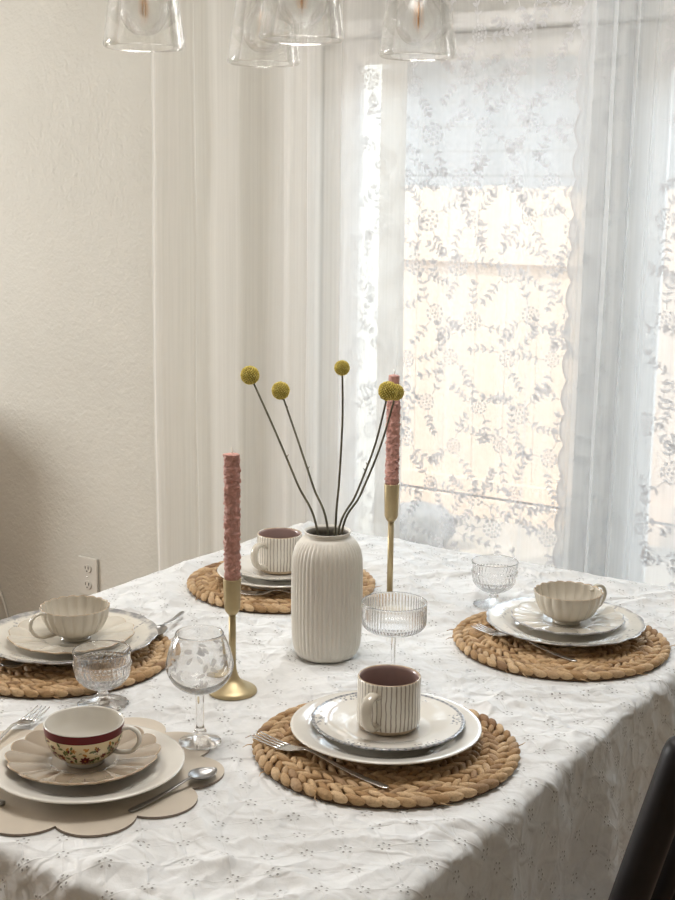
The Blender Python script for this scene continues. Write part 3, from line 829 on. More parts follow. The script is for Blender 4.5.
def plate_ring_mat(name, base, R, kind):
    """glazed plate with a painted border near the rim (pattern of the glaze)"""
    m, nt, out = new_mat(name)
    co = obj_co(nt); s = N(nt, 'ShaderNodeSeparateXYZ', {0: co})
    r = math_(nt, 'SQRT', math_(nt, 'ADD', math_(nt, 'MULTIPLY', s.outputs[0], s.outputs[0]), math_(nt, 'MULTIPLY', s.outputs[1], s.outputs[1])))
    th = math_(nt, 'ARCTAN2', s.outputs[1], s.outputs[0])
    if kind == 'blue':      # scrollwork: dashed line at the rim and little flower sprays inside it
        e1 = N(nt, 'ShaderNodeMapRange', {0: r, 1: R*.945, 2: R*.957, 3: 0.0, 4: 1.0}).outputs[0]
        wave = math_(nt, 'ADD', math_(nt, 'MULTIPLY', math_(nt, 'SINE', math_(nt, 'MULTIPLY', th, 64.0)), 0.5), 0.62, clamp=True)
        rimf = math_(nt, 'MULTIPLY', e1, math_(nt, 'MAXIMUM', wave, 0.7))
        v = N(nt, 'ShaderNodeTexVoronoi', {'Vector': co, 'Scale': 190.0}, feature='F1')
        dots = N(nt, 'ShaderNodeMapRange', {0: v.outputs['Distance'], 1: 0.28, 2: 0.45, 3: 1.0, 4: 0.0}).outputs[0]
        band = math_(nt, 'MULTIPLY', N(nt, 'ShaderNodeMapRange', {0: r, 1: R*.80, 2: R*.84, 3: 0.0, 4: 1.0}).outputs[0], N(nt, 'ShaderNodeMapRange', {0: r, 1: R*.945, 2: R*.96, 3: 1.0, 4: 0.0}).outputs[0])
        spray = N(nt, 'ShaderNodeMapRange', {0: math_(nt, 'SINE', math_(nt, 'MULTIPLY', th, 6.0)), 1: 0.25, 2: 0.5, 3: 0.0, 4: 1.0}).outputs[0]
        fac = math_(nt, 'MAXIMUM', rimf, math_(nt, 'MULTIPLY', math_(nt, 'MULTIPLY', dots, band), spray))
        fac = math_(nt, 'MULTIPLY', fac, 0.9); tint = (0.10, 0.115, 0.15, 1)
    else:                   # worn grey line with faint blue sprigs
        nz = noise(nt, co, 60, 3)
        e1 = N(nt, 'ShaderNodeMapRange', {0: r, 1: R*.935, 2: R*.975, 3: 0.0, 4: 1.0}).outputs[0]
        e1 = math_(nt, 'MULTIPLY', e1, N(nt, 'ShaderNodeMapRange', {0: nz, 1: .35, 2: .6, 3: .35, 4: 1.0}).outputs[0])
        v = N(nt, 'ShaderNodeTexVoronoi', {'Vector': co, 'Scale': 130.0}, feature='F1')
        dots = N(nt, 'ShaderNodeMapRange', {0: v.outputs['Distance'], 1: 0.22, 2: 0.42, 3: 1.0, 4: 0.0}).outputs[0]
        band = math_(nt, 'MULTIPLY', N(nt, 'ShaderNodeMapRange', {0: r, 1: R*.74, 2: R*.80, 3: 0.0, 4: 1.0}).outputs[0], N(nt, 'ShaderNodeMapRange', {0: noise(nt, co, 22, 2), 1: .5, 2: .6, 3: 0.0, 4: 1.0}).outputs[0])
        fac = math_(nt, 'MAXIMUM', math_(nt, 'MULTIPLY', e1, .95), math_(nt, 'MULTIPLY', math_(nt, 'MULTIPLY', dots, band), .85)); tint = (0.20, 0.20, 0.215, 1)
    c = mixc(nt, fac, rgba(base), tint)
    b = N(nt, 'ShaderNodeBsdfPrincipled', {'Base Color': c, 'Roughness': 0.10, 'Coat Weight': 0.6, 'Coat Roughness': 0.06})
    lk(nt, b.outputs[0], out.inputs[0]); return m
M['china_blue'] = plate_ring_mat('white_china_blue_scroll_rim', (0.70, 0.67, 0.61), .108, 'blue')
M['china_grey'] = plate_ring_mat('cream_china_grey_rim', (0.69, 0.65, 0.57), .139, 'grey')

def place(o, x, y, z, label, cat, group=None, rz=0):
    o.location = (x, y, z); o.rotation_euler = (0, 0, rz); return tag(o, label, cat, group)

def make_plate(name, R, H, mat, lobes=0, depth=0.0, ribs=False, well=.62, seg=144):
    prof = dense(plate_prof(R, H, well), 3)
    def mod(th, r, z, i):
        t = max(0, (r-R*.72)/(R*.28))
        if lobes:
            s = abs(math.sin(lobes*th/2))
            r = r*(1-depth*(1-s**0.8)*t)
        if ribs and r > R*.70: z = z+.0005*math.sin((r/R-.7)*TAU*9)*(t > 0)
        return r, z
    mb = MB(); mb.add(*lathe(prof, seg, mod)); return mb.build(name, mat)

def shell_saucer(name, R, H, mat, edgemat, lobes, depth=0.055, flute=0.0035, seg=192):
    prof = dense(plate_prof(R, H, .42, .0035), 4)
    def mod(th, r, z, i):
        t = min(1, max(0, (r-R*.40)/(R*.60)))
        s = abs(math.sin(lobes*th/2))
        return r*(1-depth*(1-s**.7)*t**1.5), z+flute*(s**.7-.6)*t*(1 if r > R*.4 else 0)
    v, f, m = lathe(prof, seg, mod)
    Vn = np.array(v); rr = np.hypot(Vn[:,0], Vn[:,1]); 
    nband = len(prof)-1; edge_bands = [i for i in range(nband) if min(prof[i][0], prof[i+1][0]) > R*.982]
    m = [1 if (q//seg) in edge_bands else 0 for q in range(len(f))]
    mb = MB(); mb.add(v, f, m); return mb.build(name, [mat, edgemat])

zm = ZC+MAT_TOP
# dinner plates
place(make_plate('dinner_plate', .1335, .025, M['china'], ribs=True), .316, -.252, zm, 'plain white dinner plate with ribbed rim under a blue rimmed plate, nearest right', 'plate')
place(make_plate('dinner_plate', .139, .0235, M['china_grey'], 16, .022), .326, .335, zm, 'cream dinner plate with wavy grey rim on the right placemat', 'plate', rz=.1)
place(make_plate('dinner_plate', .121, .024, M['china'], ribs=True), -.268, .298, zm, 'plain white dinner plate behind the vase on the far placemat', 'plate')
place(make_plate('dinner_plate', .147, .026, M['china_grey'], 16, .022), -.318, -.228, zm, 'cream dinner plate with wavy grey rim at the left edge', 'plate')
z5 = ZC+.0032
place(make_plate('dinner_plate', .127, .0245, M['china'], ribs=True), .043, -.560, z5, 'plain white dinner plate on the beige scalloped placemat', 'plate')
zp = .0096
place(make_plate('side_plate', .108, .0205, M['china_blue'], 24, .012, well=.56), .315, -.245, zm+zp, 'white side plate with dark blue scroll rim under the striped mug', 'plate', rz=.35)
place(make_plate('side_plate', .0965, .0195, M['china_blue'], 24, .012, well=.56), -.274, .308, zm+zp, 'white side plate with dark rim below the mug behind the vase', 'plate', rz=1.0)
place(shell_saucer('fluted_saucer', .100, .0195, M['cream_china'], M['grey_edge'], 14), .328, .340, zm+zp, 'fluted cream saucer under the teacup on the right placemat', 'saucer')
place(shell_saucer('fluted_saucer', .105, .0205, M['cream_china'], M['brown_edge'], 14), -.311, -.230, zm+zp, 'fluted cream saucer under the teacup at the left edge', 'saucer', rz=.3)
place(shell_saucer('fluted_saucer', .102, .0215, M['shell_china'], M['brown_edge'], 16), .030, -.555, z5+zp, 'shell shaped beige saucer with worn brown edge under the red banded teacup', 'saucer', rz=.15)

def handle_path(kind):
    if kind == 'mug': return cr3([(.040, 0, .066), (.056, 0, .071), (.073, 0, .060), (.076, 0, .042), (.066, 0, .025), (.050, 0, .018), (.040, 0, .020)], 6)
# striped mugs
def stripe_mat():
    m, nt, out = new_mat('striped_mug_glaze')
    co = obj_co(nt); s = N(nt, 'ShaderNodeSeparateXYZ', {0: co})
    th = math_(nt, 'ARCTAN2', s.outputs[1], s.outputs[0])
    wob = math_(nt, 'MULTIPLY', math_(nt, 'SUBTRACT', noise(nt, co, 45, 2), .5), .10)
    ph = math_(nt, 'FRACT', math_(nt, 'MULTIPLY', math_(nt, 'ADD', math_(nt, 'ADD', th, wob), PI), 42/TAU))
    d = math_(nt, 'ABSOLUTE', math_(nt, 'SUBTRACT', ph, .5))
    wd = math_(nt, 'ADD', .09, math_(nt, 'MULTIPLY', noise(nt, co, 25, 2), .18))
    ln = math_(nt, 'SMOOTH_MIN', 1.0, math_(nt, 'MULTIPLY', math_(nt, 'SUBTRACT', wd, d), 14.0), .05)
    ln = math_(nt, 'MAXIMUM', ln, 0.0, clamp=True)
    zok = N(nt, 'ShaderNodeMapRange', {0: s.outputs[2], 1: .004, 2: .010, 3: 0.0, 4: 1.0}).outputs[0]
    ln = math_(nt, 'MULTIPLY', ln, zok)
    c = mixc(nt, math_(nt, 'MULTIPLY', ln, .85), (.74, .70, .62, 1), (.26, .21, .17, 1))
    b = N(nt, 'ShaderNodeBsdfPrincipled', {'Base Color': c, 'Roughness': 0.22, 'Coat Weight': 0.3})
    lk(nt, bump(nt, ln, -.4, .0008), b.inputs['Normal'])
    lk(nt, b.outputs[0], out.inputs[0]); return m
M['stripes'] = stripe_mat()
def make_mug(loc, ang, label):
    t = thing('striped_mug', loc, label, 'mug', 'striped mugs', ang)
    H = .0755; R = .0445
    pts = [(0, .002, 0), (.030, .002, 0), (.031, 0, 2), (.036, 0, 2), (.0405, .003, 2), (.0435, .008, 0), (R, .015, 0), (R, .030, 0), (R, .052, 0), (R, .066, 0), (R, H-.003, 0), (R-.0005, H-.001, 2), (R-.0015, H, 2), (R-.003, H-.001, 1), (R-.0045, H-.005, 1), (R-.005, .040, 1), (R-.005, .014, 1), (R-.009, .008, 1), (R-.018, .006, 1), (0, .006, 1)]
    mb = MB(); mb.add(*lathe(pts, 72)); mb.build('body', [M['stripes'], M['mauve'], M['brown_edge']], t)
    mb = MB(); mb.add(*tube(cr3([(.0425, 0, .058), (.052, 0, .0615), (.0650, 0, .057), (.0700, 0, .043), (.067, 0, .027), (.056, 0, .0165), (.0425, 0, .015)], 6), [.0075]*3+[.0062]*31+[.0075]*3, 12, (1.35, .8)))
    mb.build('handle', M['cream_china'], t)
make_mug((.317, -.247, zm+zp+.0096), math.radians(-85), 'striped cream mug with brown inside on the blue rimmed plate, nearest right')
make_mug((-.272, .306, zm+zp+.0096), math.radians(-99), 'striped mug with brown inside partly hidden behind the vase')

# fluted teacups
def make_fluted_cup(loc, ang, R, H, nf, label, edge='brown_edge'):
    t = thing('fluted_teacup', loc, label, 'teacup', 'fluted cream teacups', ang)
    out_ = smooth_prof([(R*.40, 0), (R*.43, .0015), (R*.41, .004), (R*.52, .008), (R*.74, H*.30), (R*.90, H*.58), (R*.975, H*.82), (R, H)], 5)
    inn = smooth_prof([(R*.965, H-.0005), (R*.94, H*.82), (R*.865, H*.58), (R*.70, H*.32), (R*.45, .0095), (R*.2, .0075), (0, .007)], 5)
    prof = [(0, .0015)]+[(R*.36, .0015)]+out_+[(R*.985, H+.0008)]+inn
    ne = 2+len(out_)
    def mod(th, r, z, i):
        k = min(1, max(0, (z-.006)/(H*.35)))
        s = abs(math.sin(nf*th/2))
        return r*(1-.055*k*(1-s**.75)), z+.0012*(s-.5)*(z > H*.8)
    v, f, m = lathe(prof, nf*10, mod); seg = nf*10
    m = [1 if q//seg in (ne-1, ne) else 0 for q in range(len(f))]
    mb = MB(); mb.add(v, f, m); mb.build('bowl', [M['cream_china'], M[edge]], t)
    h = cr3([(R*.88, 0, H*.86), (R*1.10, 0, H*1.0), (R*1.36, 0, H*.90), (R*1.44, 0, H*.62), (R*1.25, 0, H*.34), (R*.98, 0, H*.26), (R*.66, 0, H*.26)], 6)
    mb = MB(); mb.add(*tube(h, [.0034]*len(h), 10, (1.2, .9))); mb.build('handle', M['cream_china'], t)
zs = zp+.0096
make_fluted_cup((.329, .337, zm+zs), math.radians(66), .0605, .0555, 20, 'fluted cream teacup with handle turned away, on the right placemat', 'brown_edge')
make_fluted_cup((-.306, -.226, zm+zs), math.radians(-104), .0580, .0555, 20, 'fluted cream teacup at the left edge, handle turned to front left')

# red banded teacup with flowers
def make_flower_cup(loc, ang):
    t = thing('flowered_teacup', loc, 'white teacup with dark red band and painted flowers on the shell saucer', 'teacup', None, ang)
    R, H = .053, .056
    op = [(0, .002), (.022, .002), (.0235, 0), (.026, .0), (.0275, .003), (.030, .0065), (.0395, .014), (.0465, .025), (.0505, .036), (.0518, .043), (.0528, .0515), (.0530, .0545), (.0524, .0558), (.0510, .0552), (.0500, .050), (.0480, .036), (.0440, .025), (.0370, .0150), (.026, .0085), (0, .0075)]
    mats = [0, 0, 0, 0, 0, 1, 1, 1, 1, 2, 2, 0, 0, 0, 0, 0, 0, 0, 0, 0]
    prof = []
    for i in range(len(op)-1):
        for k in range(3):
            u = k/3; prof.append((op[i][0]*(1-u)+op[i+1][0]*u, op[i][1]*(1-u)+op[i+1][1]*u, mats[i]))
    prof.append((op[-1][0], op[-1][1], 0))
    mb = MB(); mb.add(*lathe(prof, 72))
    zz = np.array([p[1] for p in op[5:12]]); rr = np.array([p[0] for p in op[5:12]])
    def surf(th, z, off=.00035):
        r = np.interp(z, zz, rr)+off; return (r*math.cos(th), r*math.sin(th), z)
    def poly(cx, cz, pts, mt):      # pts in metres on the surface
        V = [surf(cx+x/.046, cz+y) for x, y in pts]; V.append(surf(cx+np.mean([p[0] for p in pts])/.046, cz+np.mean([p[1] for p in pts]), .0006)); n = len(pts)
        mb.add(V, [(k, (k+1) % n, n) for k in range(n)], mt)
    rnd = random.Random(9)
    def flower(th, z, r, n, mt, ct):
        for k in range(n):
            a = TAU*k/n; poly(th, z, blob(8, r*.48, r*.26, a, r*.55*math.cos(a), r*.55*math.sin(a), .3), mt)
        poly(th, z, blob(8, r*.2, r*.2), ct)
    nrep = 5
    for k in range(nrep):
        th = TAU*k/nrep
        flower(th, .0165, .0080, 8, 3, 5)
        flower(th+.32, .0330, .0042, 5, 3, 5); flower(th-.30, .0335, .0040, 5, 5, 3)
        flower(th+.55, .0215, .0046, 6, 3, 5); flower(th-.52, .0300, .0046, 6, 4, 5)
        for j in range(34):
            a = rnd.uniform(-.6, .6); z = rnd.uniform(.012, .040); d = rnd.uniform(0, TAU)
            if abs(a) < .18 and z < .026: continue
            poly(th+a, z, blob(7, .0036, .0017, d, 0, 0, .3), rnd.choice((4, 4, 5, 3, 3)))
        for j in range(7):
            a = rnd.uniform(-.6, .6); z = rnd.uniform(.014, .036); d = rnd.uniform(0, TAU)
            pts = [(.006*math.cos(d+q*.5)*q/3*.8, .004*math.sin(d+q*.5)*q/3) for q in range(4)]
            poly(th+a, z, pts+[(x+.0006, y+.0006) for x, y in pts[::-1]], 4)
    mb.build('bowl', [M['china'], M['pattern_base'], M['red_glaze'], M['red_glaze'], M['green_glaze'], M['ochre_glaze']], t)
    h = cr3([(.050, 0, .047), (.062, 0, .050), (.073, 0, .043), (.074, 0, .030), (.065, 0, .018), (.052, 0, .015), (.040, 0, .016)], 6)
    mb = MB(); mb.add(*tube(h, .0034, 10, (1.25, .9))); mb.build('handle', M['china'], t)
make_flower_cup((.033, -.556, z5+zs), math.radians(27))

# ------------------------------------------------------------------ vase and dried flowers
def make_vase(loc):
    pts = smooth_prof([(.036, 0), (.047, .003), (.0545, .014), (.0580, .030), (.0595, .060), (.0600, .100), (.0597, .150), (.0580, .176), (.0530, .192), (.0445, .2035), (.0385, .209), (.0375, .213), (.0395, .2165)], 5)
    inn = [(.0390, .2180), (.0375, .2176), (.0355, .2145), (.0350, .208), (.042, .198), (.052, .18), (.0545, .15), (.0545, .03), (.045, .008), (0, .006)]
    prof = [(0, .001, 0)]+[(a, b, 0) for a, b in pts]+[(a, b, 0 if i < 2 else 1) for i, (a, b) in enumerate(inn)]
    nf = 46; no = len(pts)
    def mod(th, r, z, i):
        if i <= no and .004 < z < .206:
            k = min(1, (z-.004)/.02)*min(1, (.206-z)/.012)
            r = r-.0028*k*(1-abs(math.sin(nf*th/2))**.8)
        return r, z
    mb = MB(); mb.add(*lathe(prof, nf*8, mod)); o = mb.build('ribbed_vase', [M['vase'], M['vase_in']])
    return place(o, *loc, 'white ceramic vase with vertical ribs standing mid table', 'vase')
VX, VY = .030, .024
make_vase((VX, VY, ZC))
def head_bm(R, seed):
    """globe of tiny florets"""
    rnd = random.Random(seed); mb = MB()
    me = bmesh.new(); bmesh.ops.create_icosphere(me, subdivisions=3, radius=R*.93)
    mb.add([tuple(v.co) for v in me.verts], [tuple(v.index for v in f.verts) for f in me.faces], 1); me.free()
    b = bmesh.new(); bmesh.ops.create_icosphere(b, subdivisions=1, radius=1.0); U = np.array([tuple(v.co) for v in b.verts]); UF = [tuple(v.index for v in f.verts) for f in b.faces]; b.free()
    n = 230; ga = PI*(3-math.sqrt(5))
    for i in range(n):
        y = 1-2*(i+.5)/n; r = math.sqrt(1-y*y); a = ga*i
        d = np.array([r*math.cos(a), r*math.sin(a), y])
        mb.add(U*R*.10+d*R*(.95+rnd.uniform(-.02, .03)), UF, 0)
    return mb
def floret_mat():
    m, nt, out = new_mat('mustard_florets')
    isl = nt.nodes.new('ShaderNodeNewGeometry').outputs['Random Per Island']
    c = ramp(nt, isl, [(0, (.46, .36, .07)), (.5, (.66, .53, .11)), (1, (.78, .66, .20))])
    b = N(nt, 'ShaderNodeBsdfPrincipled', {'Base Color': c, 'Roughness': .85})
    lk(nt, b.outputs[0], out.inputs[0]); return m
M['floret'] = floret_mat()
M['floret_dark'] = principled('flower_core', (.20, .15, .03), .9)
def flower(head, mouth, bottom, bend, R, label, seed):
    hx, hy, hz = head
    base = np.array([VX+bottom[0], VY+bottom[1], ZC+.012])
    t = thing('dried_billy_button', tuple(base), label, 'dried flower', 'dried yellow ball flowers')
    P = [np.array([0, 0, 0]), np.array([VX+mouth[0], VY+mouth[1], ZC+.212])-base]
    H = np.array([hx, hy, T+hz])-base
    for q, b in ((.33, .7), (.66, 1.0), (.88, .5)):
        P.append(P[1]+(H-P[1])*q+np.array(bend)*b)
    P.append(H)
    pth = cr3(P, 8); n = len(pth)
    mb = MB(); mb.add(*tube(pth, [.0021-.0006*i/n for i in range(n)], 8))
    rnd = random.Random(seed)
    for k in range(2):                      # little nodes on the stem
        i = int(n*rnd.uniform(.45, .8)); p = pth[i]
        mb.add(*tube([p, p+np.array([rnd.uniform(-.004, .004), rnd.uniform(-.004, .004), .005])], [.0012, .0005], 6))
    mb.build('stem', M['stem'], t)
    h = head_bm(R, seed).build('flower_head', [M['floret'], M['floret_dark']], t); h.location = tuple(H)
flower((-.112, -.002, .470), (-.016, -.006), (-.006, .000), (.006, 0, -.006), .0155, 'yellow dried ball flower leaning furthest left in the vase', 1)
flower((-.072, .030, .444), (-.006, .010), (-.004, .016), (.003, 0, -.004), .0150, 'yellow dried ball flower second from left in the vase', 2)
flower((.062, .012, .495), (.010, .008), (.006, .020), (.005, 0, .003), .0122, 'small yellow dried ball flower standing upright in the vase, third from left', 3)
flower((.150, .010, .466), (.022, -.004), (.012, -.006), (.007, 0, -.010), .0152, 'yellow dried ball flower leaning right in front of another one', 4)
flower((.143, .046, .459), (.022, .008), (.016, .006), (.004, 0, -.014), .0130, 'yellow dried ball flower at the right, half hidden behind another', 5)

# ------------------------------------------------------------------ candles
def make_holder(loc, H, CL, label):
    t = thing('candle_holder', loc, label, 'candle holder', 'brass candle holders')
    mb = MB(); mb.add(*lathe(smooth_prof([(.0375, 0), (.0385, .0015), (.0380, .0045), (.034, .008), (.022, .0145), (.012, .022), (.0072, .034), (.0058, .045)], 5)+[(.0055, .046), (0, .046)], 56)); mb.build('foot', M['brass'], t)
    mb = MB(); mb.add(*tube([(0, 0, .040), (0, 0, H-CL+.004)], .0056, 16)); mb.build('stem', M['brass'], t)
    z0 = H-CL
    mb = MB(); mb.add(*lathe([(0, z0), (.006, z0), (.0105, z0+.006), (.0124, z0+.012), (.0140, H-.001), (.0138, H), (.0124, H), (.0116, H-.002), (.0105, H-.026), (0, H-.026)], 40)); mb.build('cup', M['brass'], t)
    return H
def make_candle(loc, H, label, seed, blunt=False):
    t = thing('pillar_candle' if False else 'taper_candle', loc, label, 'candle', 'pink candles')
    nz, ns = 190, 56; R = .0100; V = []; F = []
    th = np.linspace(0, TAU, ns, endpoint=False); zs_ = np.linspace(0, H, nz)
    TH, Z = np.meshgrid(th, zs_)
    q = R*235; B1 = vnoise(np.cos(TH)*q+seed*3, np.sin(TH)*q+9, Z*235+seed); B2 = vnoise(np.cos(TH)*q*2.1+4, np.sin(TH)*q*2.1+seed, Z*480+3)
    k = np.clip((Z-.024)/.004, 0, 1)
    if blunt: k = k*np.where((Z > H-.046), 0, 1)
    r = R+k*(.0010+.0032*np.abs(B1)+.0008*B2)
    r = np.where(Z < .024, R*.99, r); r[-1] = R*.72
    X = r*np.cos(TH); Y = r*np.sin(TH)
    V = np.stack([X, Y, Z], -1).reshape(-1, 3)
    for j in range(nz-1):
        for i in range(ns): F.append((j*ns+i, j*ns+(i+1) % ns, (j+1)*ns+(i+1) % ns, (j+1)*ns+i))
    F.append(tuple(range(ns))[::-1]); F.append(tuple((nz-1)*ns+i for i in range(ns)))
    mb = MB(); mb.add(V, F); mb.build('wax', M['wax'], t)
    mb = MB(); mb.add(*tube([(0, 0, H-.001), (.0006, 0, H+.005), (-.001, 0, H+.010)], [.0009, .0009, .0006], 6)); mb.build('wick', M['wick'], t)
HL, HR = .1835, .2485
make_holder((.004, -.200, ZC), HL, .058, 'short brass candle holder at left of the vase')
make_holder((.000, .278, ZC), HR, .071, 'tall brass candle holder behind and right of the vase')
make_candle((.004, -.200, ZC+HL-.026), .222, 'pink textured candle in the short brass holder', 3)
make_candle((.000, .278, ZC+HR-.026), .226, 'pink textured candle in the tall brass holder behind yellow flowers', 9, True)

# ------------------------------------------------------------------ glasses
def make_goblet(loc, label, rz=0):
    """pressed glass goblet: beaded bands on the bowl, rayed foot"""
    t = thing('pressed_glass_goblet', loc, label, 'goblet', 'pressed glass goblets', rz)
    out_ = smooth_prof([(.0065, .022), (.0090, .0245), (.022, .030), (.0335, .039), (.0390, .051), (.0415, .064), (.0430, .076), (.0445, .0862)], 7)
    inn = smooth_prof([(.0425, .0862), (.0408, .076), (.0390, .064), (.0364, .053), (.031, .0435), (.021, .0360), (.008, .032), (0, .0315)], 6)
    prof = [(0, .022)]+out_+[(.0436, .0874)]+inn; no = len(out_)
    def mod(th, r, z, i):
        if i <= no:
            if .0455 < z < .051 or .0640 < z < .0690: r = r+.0030*abs(math.sin(20*th))
            elif .0515 < z < .0635: r = r+.0024*abs(math.sin(16*th+z*120))
            elif .028 < z < .045: r = r*(1+.060*abs(math.sin(8*th)))
        return r, z
    mb = MB(); mb.add(*lathe(prof, 192, mod)); mb.build('bowl', M['glass'], t)
    ft = smooth_prof([(.036, 0), (.0372, .0012), (.036, .003), (.026, .0062), (.014, .0098), (.0075, .0135), (.0065, .0150), (.0092, .0170), (.0085, .0195), (.0062, .0218)], 5)
    def mod2(th, r, z, i): return r*(1+.05*abs(math.sin(9*th))*(1 if .001 < z < .012 else 0)), z
    mb = MB(); mb.add(*lathe([(0, .0008)]+ft+[(0, .0219)], 144, mod2)); mb.build('foot', M['glass'], t)
make_goblet((-.124, -.355, ZC), 'pressed glass goblet with beaded bands, behind the red banded teacup')
make_goblet((.131, .445, ZC), 'pressed glass goblet near the window, beyond the right placemat', .4)

def make_snifter(loc):
    t = thing('stemmed_wine_glass', loc, 'round bowled clear stemmed glass with etched leaves beside the short candle holder', 'glass')
    out_ = smooth_prof([(.0060, .072), (.011, .0745), (.027, .081), (.0405, .094), (.0470, .111), (.0455, .127), (.0400, .146), (.0343, .158), (.0340, .161)], 6)
    inn = smooth_prof([(.0318, .1610), (.0325, .1575), (.0383, .1455), (.0436, .127), (.0450, .112), (.0384, .0970), (.025, .0860), (.009, .0815), (0, .0810)], 6)
    prof = [(0, .072)]+out_+[(.0329, .1622)]+inn
    mb = MB(); mb.add(*lathe(prof, 96))
    no = smooth_prof([(.011, .0745), (.027, .081), (.0405, .094), (.0470, .111), (.0455, .127), (.0400, .146), (.0343, .158)], 6)
    zz = np.array([p[1] for p in no]); rr = np.array([p[0] for p in no])
    rnd = random.Random(12)
    for k in range(6):                       # etched leaf sprays
        th0 = TAU*k/6+.3
        for j in range(9):
            a = rnd.uniform(0, TAU); cx = rnd.uniform(-.016, .016); cz = rnd.uniform(.100, .140)
            pl = blob(10, .0062, .0028, a, cx, cz, .3)
            V = []
            for x, z in pl:
                r = np.interp(z, zz, rr)+.0003; V.append((r*math.cos(th0+x/.044), r*math.sin(th0+x/.044), z))
            mb.add(V, [tuple(range(len(V)))], 1)
    mb.build('bowl', [M['glass'], M['frost']], t)
    ft = smooth_prof([(.0285, 0), (.0295, .001), (.029, .0025), (.020, .0055), (.0100, .0100), (.0080, .0130), (.0092, .0165), (.0072, .0200), (.0056, .026), (.0056, .042), (.0058, .060), (.0066, .0718)], 5)
    mb = MB(); mb.add(*lathe([(0, .0008)]+ft+[(0, .0719)], 72)); mb.build('stem', M['glass'], t)
m, nt, out = new_mat('etched_frost')
g = N(nt, 'ShaderNodeBsdfGlass', {'Roughness': .45, 'IOR': 1.3}); tr = N(nt, 'ShaderNodeBsdfTransparent'); df = N(nt, 'ShaderNodeBsdfDiffuse', {'Color': ramp(nt, noise(nt, obj_co(nt), 300, 2), [(.3, (.75, .75, .74)), (.7, (.9, .9, .9))])})
mx = N(nt, 'ShaderNodeMixShader', {0: .55, 1: df.outputs[0], 2: tr.outputs[0]}); lk(nt, mx.outputs[0], out.inputs[0]); M['frost'] = m
make_snifter((.092, -.387, ZC+.0034))

def make_coupe(loc):
    t = thing('ribbed_coupe_glass', loc, 'wide clear coupe glass with vertical ribs behind the striped mug', 'glass')
    out_ = smooth_prof([(.0035, .100), (.0060, .1025), (.022, .105), (.040, .109), (.0485, .1165), (.0505, .125), (.0505, .140), (.0508, .156)], 6)
    inn = smooth_prof([(.0490, .1560), (.0488, .140), (.0487, .126), (.0462, .1185), (.038, .1115), (.021, .1075), (0, .1065)], 6)
    no = len(out_)
    def mod(th, r, z, i):
        if i <= no and z > .108: r = r-.0009*abs(math.sin(30*th))*min(1, (z-.108)/.01)*min(1, max(0, (.1545-z)/.003))
        return r, z
    mb = MB(); mb.add(*lathe([(0, .100)]+out_+[(.0499, .1567)]+inn, 360, mod)); mb.build('bowl', M['glass'], t)
    t.scale = (1, 1, .955)
    ft = smooth_prof([(.029, 0), (.030, .001), (.029, .0022), (.020, .004), (.008, .0065), (.0042, .012), (.0034, .025), (.0031, .06), (.0033, .0998)], 5)
    mb = MB(); mb.add(*lathe([(0, .0008)]+ft+[(0, .0999)], 64)); mb.build('stem', M['glass'], t)
make_coupe((.211, -.059, ZC))

